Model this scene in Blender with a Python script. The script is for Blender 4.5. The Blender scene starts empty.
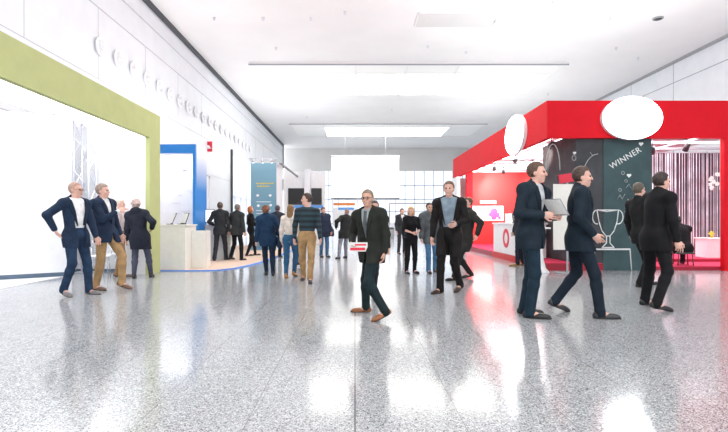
import bpy, bmesh, math, random
import numpy as np
from mathutils import Vector, Matrix, Euler
random.seed(7)
SC = bpy.context.scene
COL = SC.collection
R = math.radians
# ------------------------------------------------------------------ camera model of the photograph
F = 485.0; CX = 355.0; CY = 221.0; H = 1.22
def DD(py): return F * H / (py - CY)                       # depth of a floor point seen at row py
def XX(px, d): return (px - CX) * d / F
def ZZ(py, d): return H - (py - CY) * d / F
def FL(px, py):
    d = DD(py); return (XX(px, d), d)

# ------------------------------------------------------------------ materials
def mat(name, col, rough=0.6, metal=0.0, spec=0.5, emit=None, es=0.0, noise=None, nscale=8.0, bump=0.0, coat=0.0, alpha=1.0, trans=0.0):
    m = bpy.data.materials.new(name); m.use_nodes = True
    nt = m.node_tree; b = nt.nodes['Principled BSDF']
    b.inputs['Base Color'].default_value = (*col, 1); b.inputs['Roughness'].default_value = rough
    b.inputs['Metallic'].default_value = metal; b.inputs['Specular IOR Level'].default_value = spec
    b.inputs['Coat Weight'].default_value = coat
    b.inputs['Transmission Weight'].default_value = trans
    if emit: b.inputs['Emission Color'].default_value = (*emit, 1); b.inputs['Emission Strength'].default_value = es
    if alpha < 1: b.inputs['Alpha'].default_value = alpha
    if noise or bump:
        tc = nt.nodes.new('ShaderNodeTexCoord'); n = nt.nodes.new('ShaderNodeTexNoise')
        n.inputs['Scale'].default_value = nscale; n.inputs['Detail'].default_value = 4
        nt.links.new(tc.outputs['Object'], n.inputs['Vector'])
        if noise:
            r = nt.nodes.new('ShaderNodeMapRange'); r.inputs[1].default_value = .3; r.inputs[2].default_value = .7
            mx = nt.nodes.new('ShaderNodeMix'); mx.data_type = 'RGBA'
            mx.inputs[6].default_value = (*[max(0, c * (1 - noise)) for c in col], 1)
            mx.inputs[7].default_value = (*[min(1, c * (1 + noise)) for c in col], 1)
            nt.links.new(n.outputs['Fac'], r.inputs[0]); nt.links.new(r.outputs[0], mx.inputs[0])
            nt.links.new(mx.outputs[2], b.inputs['Base Color'])
        if bump:
            bp = nt.nodes.new('ShaderNodeBump'); bp.inputs['Strength'].default_value = bump; bp.inputs['Distance'].default_value = .02
            nt.links.new(n.outputs['Fac'], bp.inputs['Height']); nt.links.new(bp.outputs[0], b.inputs['Normal'])
    return m
def cloth(name, col, rough=.85, noise=.25): return mat(name, col, rough, noise=noise, nscale=9, bump=.25, spec=.25)
M = {}
M['white'] = mat('white_paint', (.84, .85, .87), .55, noise=.03)
M['wallwhite'] = mat('wall_panel_white', (.80, .82, .86), .35, noise=.03, nscale=1.5)
M['ceil'] = mat('ceiling_white', (.90, .885, .88), .7, noise=.02, nscale=.6)
M['grey'] = mat('mid_grey', (.35, .36, .38), .5, noise=.08)
M['seam'] = mat('wall_seam', (.50, .51, .55), .5, noise=.05)
M['dark'] = mat('dark_grey', (.05, .055, .065), .5, noise=.1)
M['skirt'] = mat('blue_grey_skirting', (.10, .15, .22), .5, noise=.08)
M['black'] = mat('black_satin', (.012, .012, .014), .4, noise=.1)
M['chrome'] = mat('chrome', (.75, .76, .78), .18, 1.0)
M['alu'] = mat('pale_aluminium', (.72, .73, .80), .35, .6)
M['green'] = mat('lime_green_fabric', (.50, .54, .24), .75, noise=.04, nscale=3)
M['blue'] = mat('bright_blue_panel', (.012, .22, .66), .45, noise=.05)
M['carpetblue'] = mat('blue_edge', (.10, .26, .72), .7, noise=.05)
M['beige'] = mat('beige_carpet', (.66, .50, .40), .9, noise=.06, nscale=40)
M['booth_floor'] = mat('white_booth_carpet', (.82, .82, .85), .6, noise=.03, nscale=20)
M['counter'] = mat('cream_counter', (.82, .80, .74), .4, noise=.03)
M['lit'] = mat('lit_white_lining', (.95, .95, .95), .5, emit=(1, 1, 1), es=1.6)
M['lamp'] = mat('lamp_diffuser', (.95, .95, .92), .4, emit=(1, .97, .90), es=2.6)
M['lampdim'] = mat('lamp_diffuser_dim', (.9, .9, .88), .4, emit=(1, .95, .90), es=.03)
M['sign'] = mat('lit_oval_sign', (1, 1, 1), .4, emit=(.95, .98, 1), es=4.0)
M['window'] = mat('bright_window_glass', (.85, .9, 1), .15, emit=(.80, .90, 1), es=.36)
M['screenwhite'] = mat('projection_screen', (.95, .95, .93), .7, emit=(1, .99, .96), es=.45)
M['red'] = mat('red_fascia', (.72, .008, .020), .6, spec=.15, noise=.04, nscale=2)
M['redwall'] = mat('red_wall', (.60, .014, .016), .5, noise=.05, nscale=2)
M['redfloor'] = mat('magenta_red_carpet', (.66, .02, .09), .8, noise=.08, nscale=30)
M['darkred'] = mat('dark_red_plinth', (.36, .008, .03), .45, noise=.06)
M['board'] = mat('charcoal_blackboard', (.055, .058, .066), .7, noise=.25, nscale=2.5)
M['teal'] = mat('teal_blackboard', (.040, .082, .090), .65, noise=.2, nscale=2.5)
M['chalk'] = mat('white_chalk', (.85, .87, .87), .9, noise=.1, nscale=60)
M['chalkdim'] = mat('faint_chalk', (.38, .42, .43), .9, noise=.1, nscale=60)
M['orange'] = mat('orange_sign', (.80, .25, .05), .5, noise=.04)
M['bluesign'] = mat('blue_sign', (.12, .35, .80), .5, noise=.04)
M['redsign'] = mat('red_sign', (.70, .02, .05), .45, noise=.04)
M['paper'] = mat('paper', (.85, .85, .83), .7, noise=.05, nscale=30)
M['leafgreen'] = mat('green_leaf', (.10, .35, .06), .6, noise=.2)
M['yellow'] = mat('yellow_item', (.75, .55, .04), .5, noise=.1)
M['pink'] = mat('pink_graphic', (.85, .06, .25), .5, noise=.05)
M['stone'] = mat('warm_white_bulkhead', (.72, .71, .70), .7, noise=.03, nscale=.8)
M['eye'] = mat('eye_dark', (.03, .02, .02), .3, noise=.1)
M['lips'] = mat('lips', (.45, .16, .14), .5, noise=.1)

def granite():
    m = bpy.data.materials.new('polished_granite_tiles'); m.use_nodes = True
    nt = m.node_tree; L = nt.links; N = nt.nodes; b = N['Principled BSDF']
    tc = N.new('ShaderNodeTexCoord')
    def noise(scale, det=3):
        n = N.new('ShaderNodeTexNoise'); n.inputs['Scale'].default_value = scale; n.inputs['Detail'].default_value = det
        L.new(tc.outputs['Object'], n.inputs['Vector']); return n
    def ramp(src, stops):
        r = N.new('ShaderNodeValToRGB'); e = r.color_ramp.elements
        e[0].position, e[0].color = stops[0][0], (*stops[0][1], 1); e[1].position, e[1].color = stops[-1][0], (*stops[-1][1], 1)
        for p, c in stops[1:-1]:
            q = e.new(p); q.color = (*c, 1)
        L.new(src, r.inputs[0]); return r
    def cells(scale):
        v = N.new('ShaderNodeTexVoronoi'); v.inputs['Scale'].default_value = scale; L.new(tc.outputs['Object'], v.inputs['Vector'])
        sp_ = N.new('ShaderNodeSeparateColor'); L.new(v.outputs['Color'], sp_.inputs[0]); return sp_.outputs[0]
    r1 = ramp(cells(135), [(.0, (.09, .094, .105)), (.11, (.13, .135, .145)), (.2, (.31, .325, .345)), (.55, (.40, .415, .435)), (.8, (.52, .535, .555)), (1, (.74, .75, .77))])
    r2 = ramp(cells(170), [(.0, (.62, .62, .63)), (.4, (.95, .95, .96)), (1, (1.1, 1.1, 1.1))])
    r1.color_ramp.interpolation = 'LINEAR'
    mul = N.new('ShaderNodeMix'); mul.data_type = 'RGBA'; mul.blend_type = 'MULTIPLY'; mul.inputs[0].default_value = .7
    L.new(r1.outputs[0], mul.inputs[6]); L.new(r2.outputs[0], mul.inputs[7])
    # joints
    sx = N.new('ShaderNodeSeparateXYZ'); L.new(tc.outputs['Object'], sx.inputs[0])
    def joint(sock, pitch, off, w):
        a = N.new('ShaderNodeMath'); a.operation = 'ADD'; a.inputs[1].default_value = off; L.new(sock, a.inputs[0])
        p = N.new('ShaderNodeMath'); p.operation = 'PINGPONG'; p.inputs[1].default_value = pitch / 2; L.new(a.outputs[0], p.inputs[0])
        c = N.new('ShaderNodeMath'); c.operation = 'LESS_THAN'; c.inputs[1].default_value = w; L.new(p.outputs[0], c.inputs[0]); return c
    jx = joint(sx.outputs[0], .656, 0, .0022); jy = joint(sx.outputs[1], 1.312, -3.32, .0016)
    ab = N.new('ShaderNodeMath'); ab.operation = 'ABSOLUTE'; L.new(sx.outputs[0], ab.inputs[0])
    j0 = N.new('ShaderNodeMath'); j0.operation = 'LESS_THAN'; j0.inputs[1].default_value = .006; L.new(ab.outputs[0], j0.inputs[0])
    mx1 = N.new('ShaderNodeMath'); mx1.operation = 'MAXIMUM'; L.new(jx.outputs[0], mx1.inputs[0]); L.new(jy.outputs[0], mx1.inputs[1])
    mx2 = N.new('ShaderNodeMath'); mx2.operation = 'MAXIMUM'; L.new(mx1.outputs[0], mx2.inputs[0]); L.new(j0.outputs[0], mx2.inputs[1])
    fin = N.new('ShaderNodeMix'); fin.data_type = 'RGBA'; L.new(mx2.outputs[0], fin.inputs[0])
    L.new(mul.outputs[2], fin.inputs[6]); fin.inputs[7].default_value = (.16, .16, .17, 1)
    L.new(fin.outputs[2], b.inputs['Base Color'])
    n2 = noise(1.2, 3); r3 = N.new('ShaderNodeMapRange'); r3.inputs[3].default_value = .09; r3.inputs[4].default_value = .17
    L.new(n2.outputs['Fac'], r3.inputs[0]); L.new(r3.outputs[0], b.inputs['Roughness'])
    b.inputs['IOR'].default_value = 1.52; b.inputs['Specular IOR Level'].default_value = .5
    n3 = noise(2.2, 2); bp = N.new('ShaderNodeBump'); bp.inputs['Strength'].default_value = .03; bp.inputs['Distance'].default_value = .05
    L.new(n3.outputs['Fac'], bp.inputs['Height']); L.new(bp.outputs[0], b.inputs['Normal'])
    return m
M['granite'] = granite()
def stripes(name, c1, c2, pitch):
    m = mat(name, c1, .85); nt = m.node_tree; L = nt.links; N = nt.nodes
    tc = N.new('ShaderNodeTexCoord'); sx = N.new('ShaderNodeSeparateXYZ'); L.new(tc.outputs['Object'], sx.inputs[0])
    p = N.new('ShaderNodeMath'); p.operation = 'PINGPONG'; p.inputs[1].default_value = pitch / 2; L.new(sx.outputs[2], p.inputs[0])
    r = N.new('ShaderNodeMapRange'); r.inputs[1].default_value = pitch * .2; r.inputs[2].default_value = pitch * .3; L.new(p.outputs[0], r.inputs[0])
    mx = N.new('ShaderNodeMix'); mx.data_type = 'RGBA'; mx.inputs[6].default_value = (*c1, 1); mx.inputs[7].default_value = (*c2, 1)
    L.new(r.outputs[0], mx.inputs[0]); L.new(mx.outputs[2], N['Principled BSDF'].inputs['Base Color']); return m
def grad_mat(name, z0, z1, c0, c1):
    m = mat(name, c0, .5); nt = m.node_tree; L = nt.links; N = nt.nodes
    tc = N.new('ShaderNodeTexCoord'); sx = N.new('ShaderNodeSeparateXYZ'); L.new(tc.outputs['Object'], sx.inputs[0])
    r = N.new('ShaderNodeMapRange'); r.inputs[1].default_value = z0; r.inputs[2].default_value = z1; L.new(sx.outputs[2], r.inputs[0])
    mx = N.new('ShaderNodeMix'); mx.data_type = 'RGBA'; mx.inputs[6].default_value = (*c0, 1); mx.inputs[7].default_value = (*c1, 1)
    L.new(r.outputs[0], mx.inputs[0]); L.new(mx.outputs[2], N['Principled BSDF'].inputs['Base Color']); return m
M['printgrad'] = grad_mat('printed_white_to_blue_panel', 2.1, 3.3, (.012, .22, .66), (.9, .93, .97))
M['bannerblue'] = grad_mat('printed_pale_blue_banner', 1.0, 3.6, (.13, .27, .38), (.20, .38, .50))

# ------------------------------------------------------------------ object helpers
def tag(o, label, cat, group=None, kind=None):
    o['label'] = label; o['category'] = cat
    if group: o['group'] = group
    if kind: o['kind'] = kind
    return o
def thing(name, label, cat, loc=(0, 0, 0), rz=0.0, group=None):
    o = bpy.data.objects.new(name, None); COL.objects.link(o); o.empty_display_size = .2
    o.location = loc; o.rotation_euler = (0, 0, rz); return tag(o, label, cat, group)
def obj(name, bm, m, parent=None, smooth=False, loc=None):
    me = bpy.data.meshes.new(name); bmesh.ops.recalc_face_normals(bm, faces=bm.faces); bm.to_mesh(me); bm.free()
    o = bpy.data.objects.new(name, me); COL.objects.link(o); me.materials.append(M[m] if isinstance(m, str) else m)
    if smooth:
        for p in me.polygons: p.use_smooth = True
    if parent: o.parent = parent
    if loc: o.location = loc
    return o
def struct(name, bm, m):
    o = obj(name, bm, m); o['kind'] = 'structure'; return o
def B(): return bmesh.new()
def box(bm, x0, x1, y0, y1, z0, z1, rot=None, piv=None):
    r = bmesh.ops.create_cube(bm, size=1)['verts']
    for v in r: v.co = Vector((x0 + (v.co.x + .5) * (x1 - x0), y0 + (v.co.y + .5) * (y1 - y0), z0 + (v.co.z + .5) * (z1 - z0)))
    if rot is not None: bmesh.ops.rotate(bm, verts=r, cent=piv or ((x0 + x1) / 2, (y0 + y1) / 2, (z0 + z1) / 2), matrix=rot)
    return bm
def bevbox(bm, x0, x1, y0, y1, z0, z1, bev=.01, seg=2):
    t = bmesh.new(); box(t, x0, x1, y0, y1, z0, z1)
    bmesh.ops.bevel(t, geom=t.edges[:], offset=bev, segments=seg, affect='EDGES', profile=.6)
    me = bpy.data.meshes.new('tmp'); t.to_mesh(me); t.free(); bm.from_mesh(me); bpy.data.meshes.remove(me); return bm
def cyl(bm, p, q, r1, r2=None, seg=16, caps=True):
    p, q = Vector(p), Vector(q); r2 = r1 if r2 is None else r2; d = q - p
    M4 = Matrix.Translation((p + q) / 2) @ d.to_track_quat('Z', 'Y').to_matrix().to_4x4()
    bmesh.ops.create_cone(bm, cap_ends=caps, segments=seg, radius1=r1, radius2=r2, depth=d.length, matrix=M4); return bm
def tube(bm, pts, r, seg=8):
    for a, b in zip(pts[:-1], pts[1:]): cyl(bm, a, b, r, seg=seg)
    for a in pts[1:-1]: bmesh.ops.create_icosphere(bm, subdivisions=1, radius=r * 1.02, matrix=Matrix.Translation(a))
    return bm
def lathe(bm, prof, c=(0, 0, 0), seg=28):
    rings = []
    for r, z in prof:
        rings.append([bm.verts.new((c[0] + r * math.cos(2 * math.pi * i / seg), c[1] + r * math.sin(2 * math.pi * i / seg), c[2] + z)) for i in range(seg)])
    for a, b in zip(rings[:-1], rings[1:]):
        for i in range(seg): bm.faces.new((a[i], a[(i + 1) % seg], b[(i + 1) % seg], b[i]))
    bm.faces.new(rings[0][::-1]); bm.faces.new(rings[-1]); return bm
def prism(bm, pts, d):                                     # polygon (3D points) extruded by vector d
    a = [bm.verts.new(p) for p in pts]; b = [bm.verts.new(Vector(p) + Vector(d)) for p in pts]; n = len(a)
    bm.faces.new(a); bm.faces.new(b[::-1])
    for i in range(n): bm.faces.new((a[i], b[i], b[(i + 1) % n], a[(i + 1) % n]))
    return bm

# ------------------------------------------------------------------ implicit surfaces for the people
class Grid:
    def __init__(s, lo, hi, vox):
        s.v = vox; s.lo = np.array(lo, np.float32); n = np.ceil((np.array(hi) - s.lo) / vox).astype(int) + 1
        s.n = n; s.a = np.full(tuple(n), 9.0, np.float32)
        s.ax = [(s.lo[i] + vox * np.arange(n[i])).astype(np.float32) for i in range(3)]
    def _sl(s, lo, hi, pad):
        out = []
        for i in range(3):
            a = max(0, int((lo[i] - pad - s.lo[i]) / s.v)); b = min(s.n[i], int((hi[i] + pad - s.lo[i]) / s.v) + 2)
            if b <= a: return None
            out.append(slice(a, b))
        return tuple(out)
    def _xyz(s, sl): return (s.ax[0][sl[0]][:, None, None], s.ax[1][sl[1]][None, :, None], s.ax[2][sl[2]][None, None, :])
    def prim(s, p, k=.02, sub=False):
        pad = k + 3 * s.v + .015
        if p[0] == 'cone':
            _, a, b, r1, r2 = p; a = np.array(a, np.float32); b = np.array(b, np.float32); rm = max(r1, r2)
            sl = s._sl(np.minimum(a, b) - rm, np.maximum(a, b) + rm, pad)
            if sl is None: return
            x, y, z = s._xyz(sl); d = b - a; L2 = max(float(d @ d), 1e-9)
            t = np.clip(((x - a[0]) * d[0] + (y - a[1]) * d[1] + (z - a[2]) * d[2]) / L2, 0, 1)
            q = np.sqrt((x - a[0] - t * d[0]) ** 2 + (y - a[1] - t * d[1]) ** 2 + (z - a[2] - t * d[2]) ** 2) - (r1 + t * (r2 - r1))
        else:
            _, c, Rm, r = p; c = np.array(c, np.float32); r = np.array(r, np.float32); Rm = np.array(Rm, np.float32)
            e = np.sqrt((Rm ** 2) @ (r ** 2)); sl = s._sl(c - e, c + e, pad)
            if sl is None: return
            x, y, z = s._xyz(sl); x = x - c[0]; y = y - c[1]; z = z - c[2]
            u = [(Rm[0, i] * x + Rm[1, i] * y + Rm[2, i] * z) for i in range(3)]
            k0 = np.sqrt(sum((u[i] / r[i]) ** 2 for i in range(3))); k1 = np.sqrt(sum((u[i] / r[i] ** 2) ** 2 for i in range(3))) + 1e-6
            q = k0 * (k0 - 1) / k1
        A = s.a[sl]
        if sub:
            h = np.clip(.5 - .5 * (A + q) / k, 0, 1); s.a[sl] = A * (1 - h) + (-q) * h + k * h * (1 - h)
        else:
            h = np.clip(.5 + .5 * (A - q) / k, 0, 1); s.a[sl] = A * (1 - h) + q * h - k * h * (1 - h)
    def xyz(s): return s._xyz((slice(None),) * 3)
    def cut(s, e): s.a = np.maximum(s.a, e.astype(np.float32))
    def mesh(s, name):
        a = s.a; a[0] = a[-1] = 9; a[:, 0] = a[:, -1] = 9; a[:, :, 0] = a[:, :, -1] = 9
        ins = a < 0; n = np.array(a.shape)
        c = [ins[dx:n[0] - 1 + dx, dy:n[1] - 1 + dy, dz:n[2] - 1 + dz] for dx in (0, 1) for dy in (0, 1) for dz in (0, 1)]
        anyi = c[0].copy(); alli = c[0].copy()
        for q in c[1:]: anyi |= q; alli &= q
        mix = anyi & ~alli; I = np.argwhere(mix)
        if len(I) == 0: return None
        off = np.array([(dx, dy, dz) for dx in (0, 1) for dy in (0, 1) for dz in (0, 1)])
        V = np.stack([a[I[:, 0] + o[0], I[:, 1] + o[1], I[:, 2] + o[2]] for o in off], 1)
        acc = np.zeros((len(I), 3)); cnt = np.zeros(len(I))
        for i in range(8):
            for j in range(i + 1, 8):
                if abs(off[i] - off[j]).sum() == 1:
                    v0, v1 = V[:, i], V[:, j]; m = (v0 < 0) != (v1 < 0)
                    t = np.where(m, v0 / np.where(m, v0 - v1, 1), 0)
                    acc += np.where(m[:, None], off[i] + t[:, None] * (off[j] - off[i]), 0); cnt += m
        co = (I + acc / cnt[:, None]) * s.v + s.lo
        idx = np.full(mix.shape, -1, np.int32); idx[mix] = np.arange(len(I))
        quads = []
        for ax in range(3):
            u, w = (ax + 1) % 3, (ax + 2) % 3
            s0 = [slice(1, -1)] * 3; s1 = [slice(1, -1)] * 3; s0[ax] = slice(0, -1); s1[ax] = slice(1, None)
            A0 = ins[tuple(s0)]; A1 = ins[tuple(s1)]; E = np.argwhere(A0 != A1)
            if len(E) == 0: continue
            flip = A0[tuple(E.T)]; base = E.copy(); base[:, u] += 1; base[:, w] += 1
            def g(du, dw):
                q = base.copy(); q[:, u] -= du; q[:, w] -= dw; return idx[q[:, 0], q[:, 1], q[:, 2]]
            Q = np.stack([g(1, 1), g(0, 1), g(0, 0), g(1, 0)], 1); Q[~flip] = Q[~flip][:, ::-1]; quads.append(Q)
        Q = np.concatenate(quads); Q = Q[(Q >= 0).all(1)]
        me = bpy.data.meshes.new(name); me.vertices.add(len(co)); me.vertices.foreach_set('co', co.astype(np.float32).ravel())
        me.loops.add(Q.size); me.loops.foreach_set('vertex_index', Q.astype(np.int32).ravel())
        me.polygons.add(len(Q)); me.polygons.foreach_set('loop_start', np.arange(0, Q.size, 4, dtype=np.int32))
        me.polygons.foreach_set('use_smooth', np.ones(len(Q), bool)); me.update(calc_edges=True); me.validate(); return me

def nrm(v): v = np.array(v, float); return v / max(np.linalg.norm(v), 1e-9)
def ik(a, b, l1, l2, hint):
    a, b = np.array(a, float), np.array(b, float); d = b - a; L = np.linalg.norm(d)
    if L > (l1 + l2) * .999: b = a + d / L * (l1 + l2) * .999; d = b - a; L = np.linalg.norm(d)
    t = (l1 * l1 - l2 * l2 + L * L) / (2 * L); h = math.sqrt(max(l1 * l1 - t * t, 0)); e = d / L
    hh = np.array(hint, float); hh = hh - (hh @ e) * e
    return a + e * t + nrm(hh) * h, b
def rotm(u, v, w): return np.stack([u, v, w], 1)
def rz2(v, a): c, s_ = math.cos(a), math.sin(a); return np.array([c * v[0] - s_ * v[1], s_ * v[0] + c * v[1], v[2]])

CM = {}
def cmat(kind, col):
    key = (kind,) + tuple(col)
    if key not in CM:
        if kind == 'skin': CM[key] = mat('skin', col, .5, noise=.06, nscale=14, spec=.35)
        elif kind == 'hair': CM[key] = mat('hair', col, .55, noise=.35, nscale=40, bump=.5)
        elif kind == 'shoe': CM[key] = mat('shoe_leather', col, .35, noise=.15)
        elif kind == 'rubber': CM[key] = mat('sole_rubber', col, .7, noise=.1)
        else: CM[key] = cloth('cloth', col)
    return CM[key]
SKIN = (.62, .36, .27); SKINP = (.72, .42, .34)

def person(label, feet, head, heading, top='suit', jc=(.02, .025, .035), sc=(.75, .76, .8), tc=(.03, .035, .05), shoec=(.02, .02, .022), hair='short', hc=(.06, .04, .03),
           arms=None, look=None, female=False, skin=SKIN, hem=.80, openw=.0, tie=None, glasses=False, sleeves='long', group='people crossing the hall', pitch=(0, 0), fat=1.0,
           torso_turn=0.0, hood=False, seat=None, tall=None, toes=None, legopen=None):
    fw = [np.array((*FL(*p), 0.)) for p in feet] if seat is None else [np.array((*p, 0.)) for p in feet]
    root = (fw[0] + fw[1]) / 2 if seat is None else np.array((*seat[:2], 0.))
    d = root[1]; hz = tall if tall else ZZ(head[1], d); hx = XX(head[0], d) if head else root[0]
    a = R(heading)
    def w2l(v): return rz2(v, a)                            # world offset -> local (object is turned by -a)
    s = hz / 1.77
    vox = .005 if d < 9.3 else (.007 if d < 13 else .010)
    T = thing('person', label, 'person', tuple(root), -a, group)
    fl = sorted([w2l(p - root) for p in fw], key=lambda p: p[0])
    if fl[1][0] - fl[0][0] < .12 * s:
        m_ = (fl[0][0] + fl[1][0]) / 2; fl[0][0] = m_ - .07 * s; fl[1][0] = m_ + .07 * s
    hl = w2l(np.array((hx, d, 0)) - root); hl[1] *= .6
    l1, l2 = .435 * s, .42 * s; hw = .092 * s
    ank = []
    for i, f in enumerate(fl):
        p = R(pitch[i]); ank.append(np.array((f[0], f[1] - .06 * s * (1 - math.cos(p)), .085 * s + .17 * s * math.sin(p))))
    hipc = np.array((hl[0] * .4, hl[1] * .4, .935 * s))
    if seat is not None: hipc = np.array((0, 0, seat[2] + .10))
    else:
        for i, sg in enumerate((-1, 1)):
            dx = ank[i] - np.array((hipc[0] + sg * hw, hipc[1], 0)); reach = (l1 + l2) * .995
            hmax = ank[i][2] + math.sqrt(max(reach ** 2 - dx[0] ** 2 - dx[1] ** 2, .01)); hipc[2] = min(hipc[2], hmax)
        drop = .935 * s - hipc[2]
        s_up = s + drop / .84 * .5                           # keeps the head near its height in a long stride
    if seat is not None: s_up = s * .95; hl = np.array((0, .55, 0)) * s
    hips = [hipc + np.array((sg * hw, 0, 0)) for sg in (-1, 1)]
    knees = []
    for i, sg in enumerate((-1, 1)):
        k_, an = ik(hips[i], ank[i], l1, l2, (sg * .12, 1, .2)); knees.append(k_); ank[i] = an
    ta = R(torso_turn)
    sh_w = (.165 if female else .187) * s
    neck = hipc + np.array((hl[0] * .5, hl[1] * .5, .565 * s_up)); top_h = hipc + np.array((hl[0] * .6, hl[1] * .6, .72 * s_up))
    wv = nrm(neck - hipc); u = nrm(np.cross((math.sin(ta), math.cos(ta), 0), wv))
    v = nrm(np.cross(wv, u)); Rt = rotm(u, v, wv)
    sp = lambda t: hipc + (neck - hipc) * t
    shc = sp(.90); shs = [shc + u * sg * sh_w - wv * .0 for sg in (-1, 1)]
    # arms
    AR = arms or {}
    la, lb = .295 * s, .255 * s; elbows, wrists, hdirs, curls = [], [], [], []
    for i, sg in enumerate((-1, 1)):
        t = AR.get('LR'[i], ('down', 0))
        if t[0] == 'down': tgt = shs[i] + u * sg * .075 * s + v * (t[1] * s + .03 * s) - np.array((0, 0, .535 * s)); hint = u * sg * .5 - v
        else: tgt = shs[i] + u * (t[1] * s) * sg + v * t[2] * s + np.array((0, 0, t[3] * s)); hint = u * sg * (t[4] if len(t) > 4 else .6) - v * .35 - wv * .75
        e, wr = ik(shs[i], tgt, la, lb, hint); elbows.append(e); wrists.append(wr); hdirs.append(nrm(wr - e))
    lk = ta if look is None else R(look)
    hf = np.array((math.sin(lk), math.cos(lk), 0.)); hw_ = nrm(np.array((hl[0] * .15, hl[1] * .15, 1.))); hu = nrm(np.cross(hf, hw_)); hf = np.cross(hw_, hu); Rh = rotm(hu, hf, hw_)
    hs = s * .98; Hc = np.array((top_h[0], top_h[1], 0)) + hf * .02 * s; Hc[2] = (hz if seat is None and not tall else neck[2] + .275 * s) - .122 * hs
    hp = lambda x, y, z: Hc + Rh @ (np.array((x, y, z)) * hs)
    S = lambda *r: np.array(r) * s
    # ---------------- body
    fx = 1.12 if female else 1.0
    def torso(o, k=fat):
        L = [('ell', sp(.02), Rt, S(.155 * fx * k, .112 * k, .13) + o), ('ell', sp(.36), Rt, S((.122 if female else .140) * k, .098 * k, .18) + o),
             ('ell', sp(.68), Rt, S((.145 if female else .160) * k, .112 * k, .20) + o), ('cone', shs[0] - wv * .012 * s, shs[1] - wv * .012 * s, .055 * s + o, .055 * s + o),
             ('cone', sp(1.0), shs[0], .05 * s + o, .045 * s + o), ('cone', sp(1.0), shs[1], .05 * s + o, .045 * s + o)]
        if female: L += [('ell', sp(.66) + u * sg * .065 * s + v * .085 * s, Rt, S(.062, .055, .062) + o) for sg in (-1, 1)]
        return L
    def arm(i, o, end=1.0, r=1.0):
        e, w = elbows[i], wrists[i]; L = [('cone', shs[i], e, .053 * s * r + o, .043 * s * r + o)]
        if end > .45: L.append(('cone', e, e + (w - e) * min(1, (end - .5) * 2), .043 * s * r + o, (.043 - .016 * min(1, (end - .5) * 2)) * s * r + o))
        return L
    def leg(i, o, taper=1.0, end=1.0):
        k_, an = knees[i], ank[i]; kn2 = k_ + (an - k_) * end
        return [('cone', hips[i] - np.array((0, 0, .02 * s)), k_, .085 * s * fat + o, .056 * s + o), ('cone', k_, k_ + (an - k_) * .3, .054 * s + o, .054 * s + o), ('cone', k_ + (an - k_) * .3, kn2, .054 * s + o, .038 * s * taper + o)]
    foot_f = [];
    for i in range(2):
        ta_ = R((toes or (0, 0))[i]) + (-.10 if i == 0 else .10)
        p = R(pitch[i]); f = np.array((math.sin(ta_), math.cos(ta_), 0)); f3 = f * math.cos(p) + np.array((0, 0, -1.)) * math.sin(p); up = np.array((0, 0, 1.)) * math.cos(p) + f * math.sin(p)
        foot_f.append((np.cross(f3, up), f3, up))
    allp = [hipc, neck, Hc + np.array((0, 0, .13)), *wrists, *elbows, *knees, *ank, *[ank[i] + foot_f[i][1] * .2 * s for i in range(2)], *[wrists[i] + hdirs[i] * .19 for i in range(2)]]
    lo = np.min(allp, 0) - .2; hi = np.max(allp, 0) + .2; lo[2] = -.03; hi[2] = hz + .06
    g = Grid(lo, hi, vox)
    for p in torso(-.012): g.prim(p, .035)
    g.prim(('cone', sp(.98), hp(0, -.012, -.06), .055 * s, .052 * s), .03)
    for i in range(2):
        for p in arm(i, -.006): g.prim(p, .02)
        for p in leg(i, -.012): g.prim(p, .025)
        fu, ff, fup = foot_f[i]; g.prim(('cone', ank[i] - fup * .03 * s, ank[i] + ff * .13 * s - fup * .055 * s, .036 * s, .022 * s), .03)
        # hand: palm, four fingers, thumb
        hd = hdirs[i]; sg = (-1, 1)[i]; W = wrists[i]; inw = -u * sg * .8 + v * .35; inw = nrm(inw - (inw @ hd) * hd); side = np.cross(hd, inw); side = side if side @ v > 0 else -side
        Rp = rotm(side, inw, hd); mn = max(.0085 * s, vox * .95)
        g.prim(('ell', W + hd * .05 * s, Rp, S(.042, .019, .058)), .015)
        for j, (ox, ln) in enumerate(((.033, .070), (.0115, .080), (-.0105, .074), (-.031, .058))):
            b0 = W + hd * .088 * s + side * ox * s * 1.08; cu = .25 + .12 * j
            b1 = b0 + (hd * math.cos(cu) + inw * math.sin(cu)) * ln * .55 * s; b2 = b1 + (hd * math.cos(cu * 2.6) + inw * math.sin(cu * 2.6)) * ln * .5 * s
            g.prim(('cone', b0, b1, mn, mn * .95), .005); g.prim(('cone', b1, b2, mn * .95, mn * .8), .004)
        t0 = W + hd * .03 * s + side * .032 * s; t1 = t0 + (hd * .75 + side * .6 + inw * .3) * .045 * s; t2 = t1 + (hd * .95 + inw * .35) * .035 * s
        g.prim(('cone', t0, t1, .013 * s, mn * 1.1), .008); g.prim(('cone', t1, t2, mn * 1.1, mn * .9), .004)
    hS = lambda *r: np.array(r) * hs
    for c, r, k in (((0, -.012, .028), (.075, .095, .094), .02), ((0, .028, -.045), (.056, .062, .074), .03), ((0, .06, -.098), (.026, .024, .022), .02)): g.prim(('ell', hp(*c), Rh, hS(*r)), k)
    g.prim(('cone', hp(-.034, .076, .028), hp(.034, .076, .028), .013 * hs, .013 * hs), .012)
    for sg in (-1, 1):
        g.prim(('ell', hp(sg * .032, .100, .004), Rh, hS(.019, .016, .013)), .010, sub=True)
        g.prim(('ell', hp(sg * .077, -.008, -.010), Rh, hS(.011, .022, .033)), .008)
        g.prim(('ell', hp(sg * .038, .062, -.030), Rh, hS(.025, .025, .022)), .02)
    g.prim(('cone', hp(0, .090, .012), hp(0, .105, -.028), .008 * hs, .0125 * hs), .010)
    g.prim(('ell', hp(0, .083, -.066), Rh, hS(.027, .010, .012)), .006)
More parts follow.
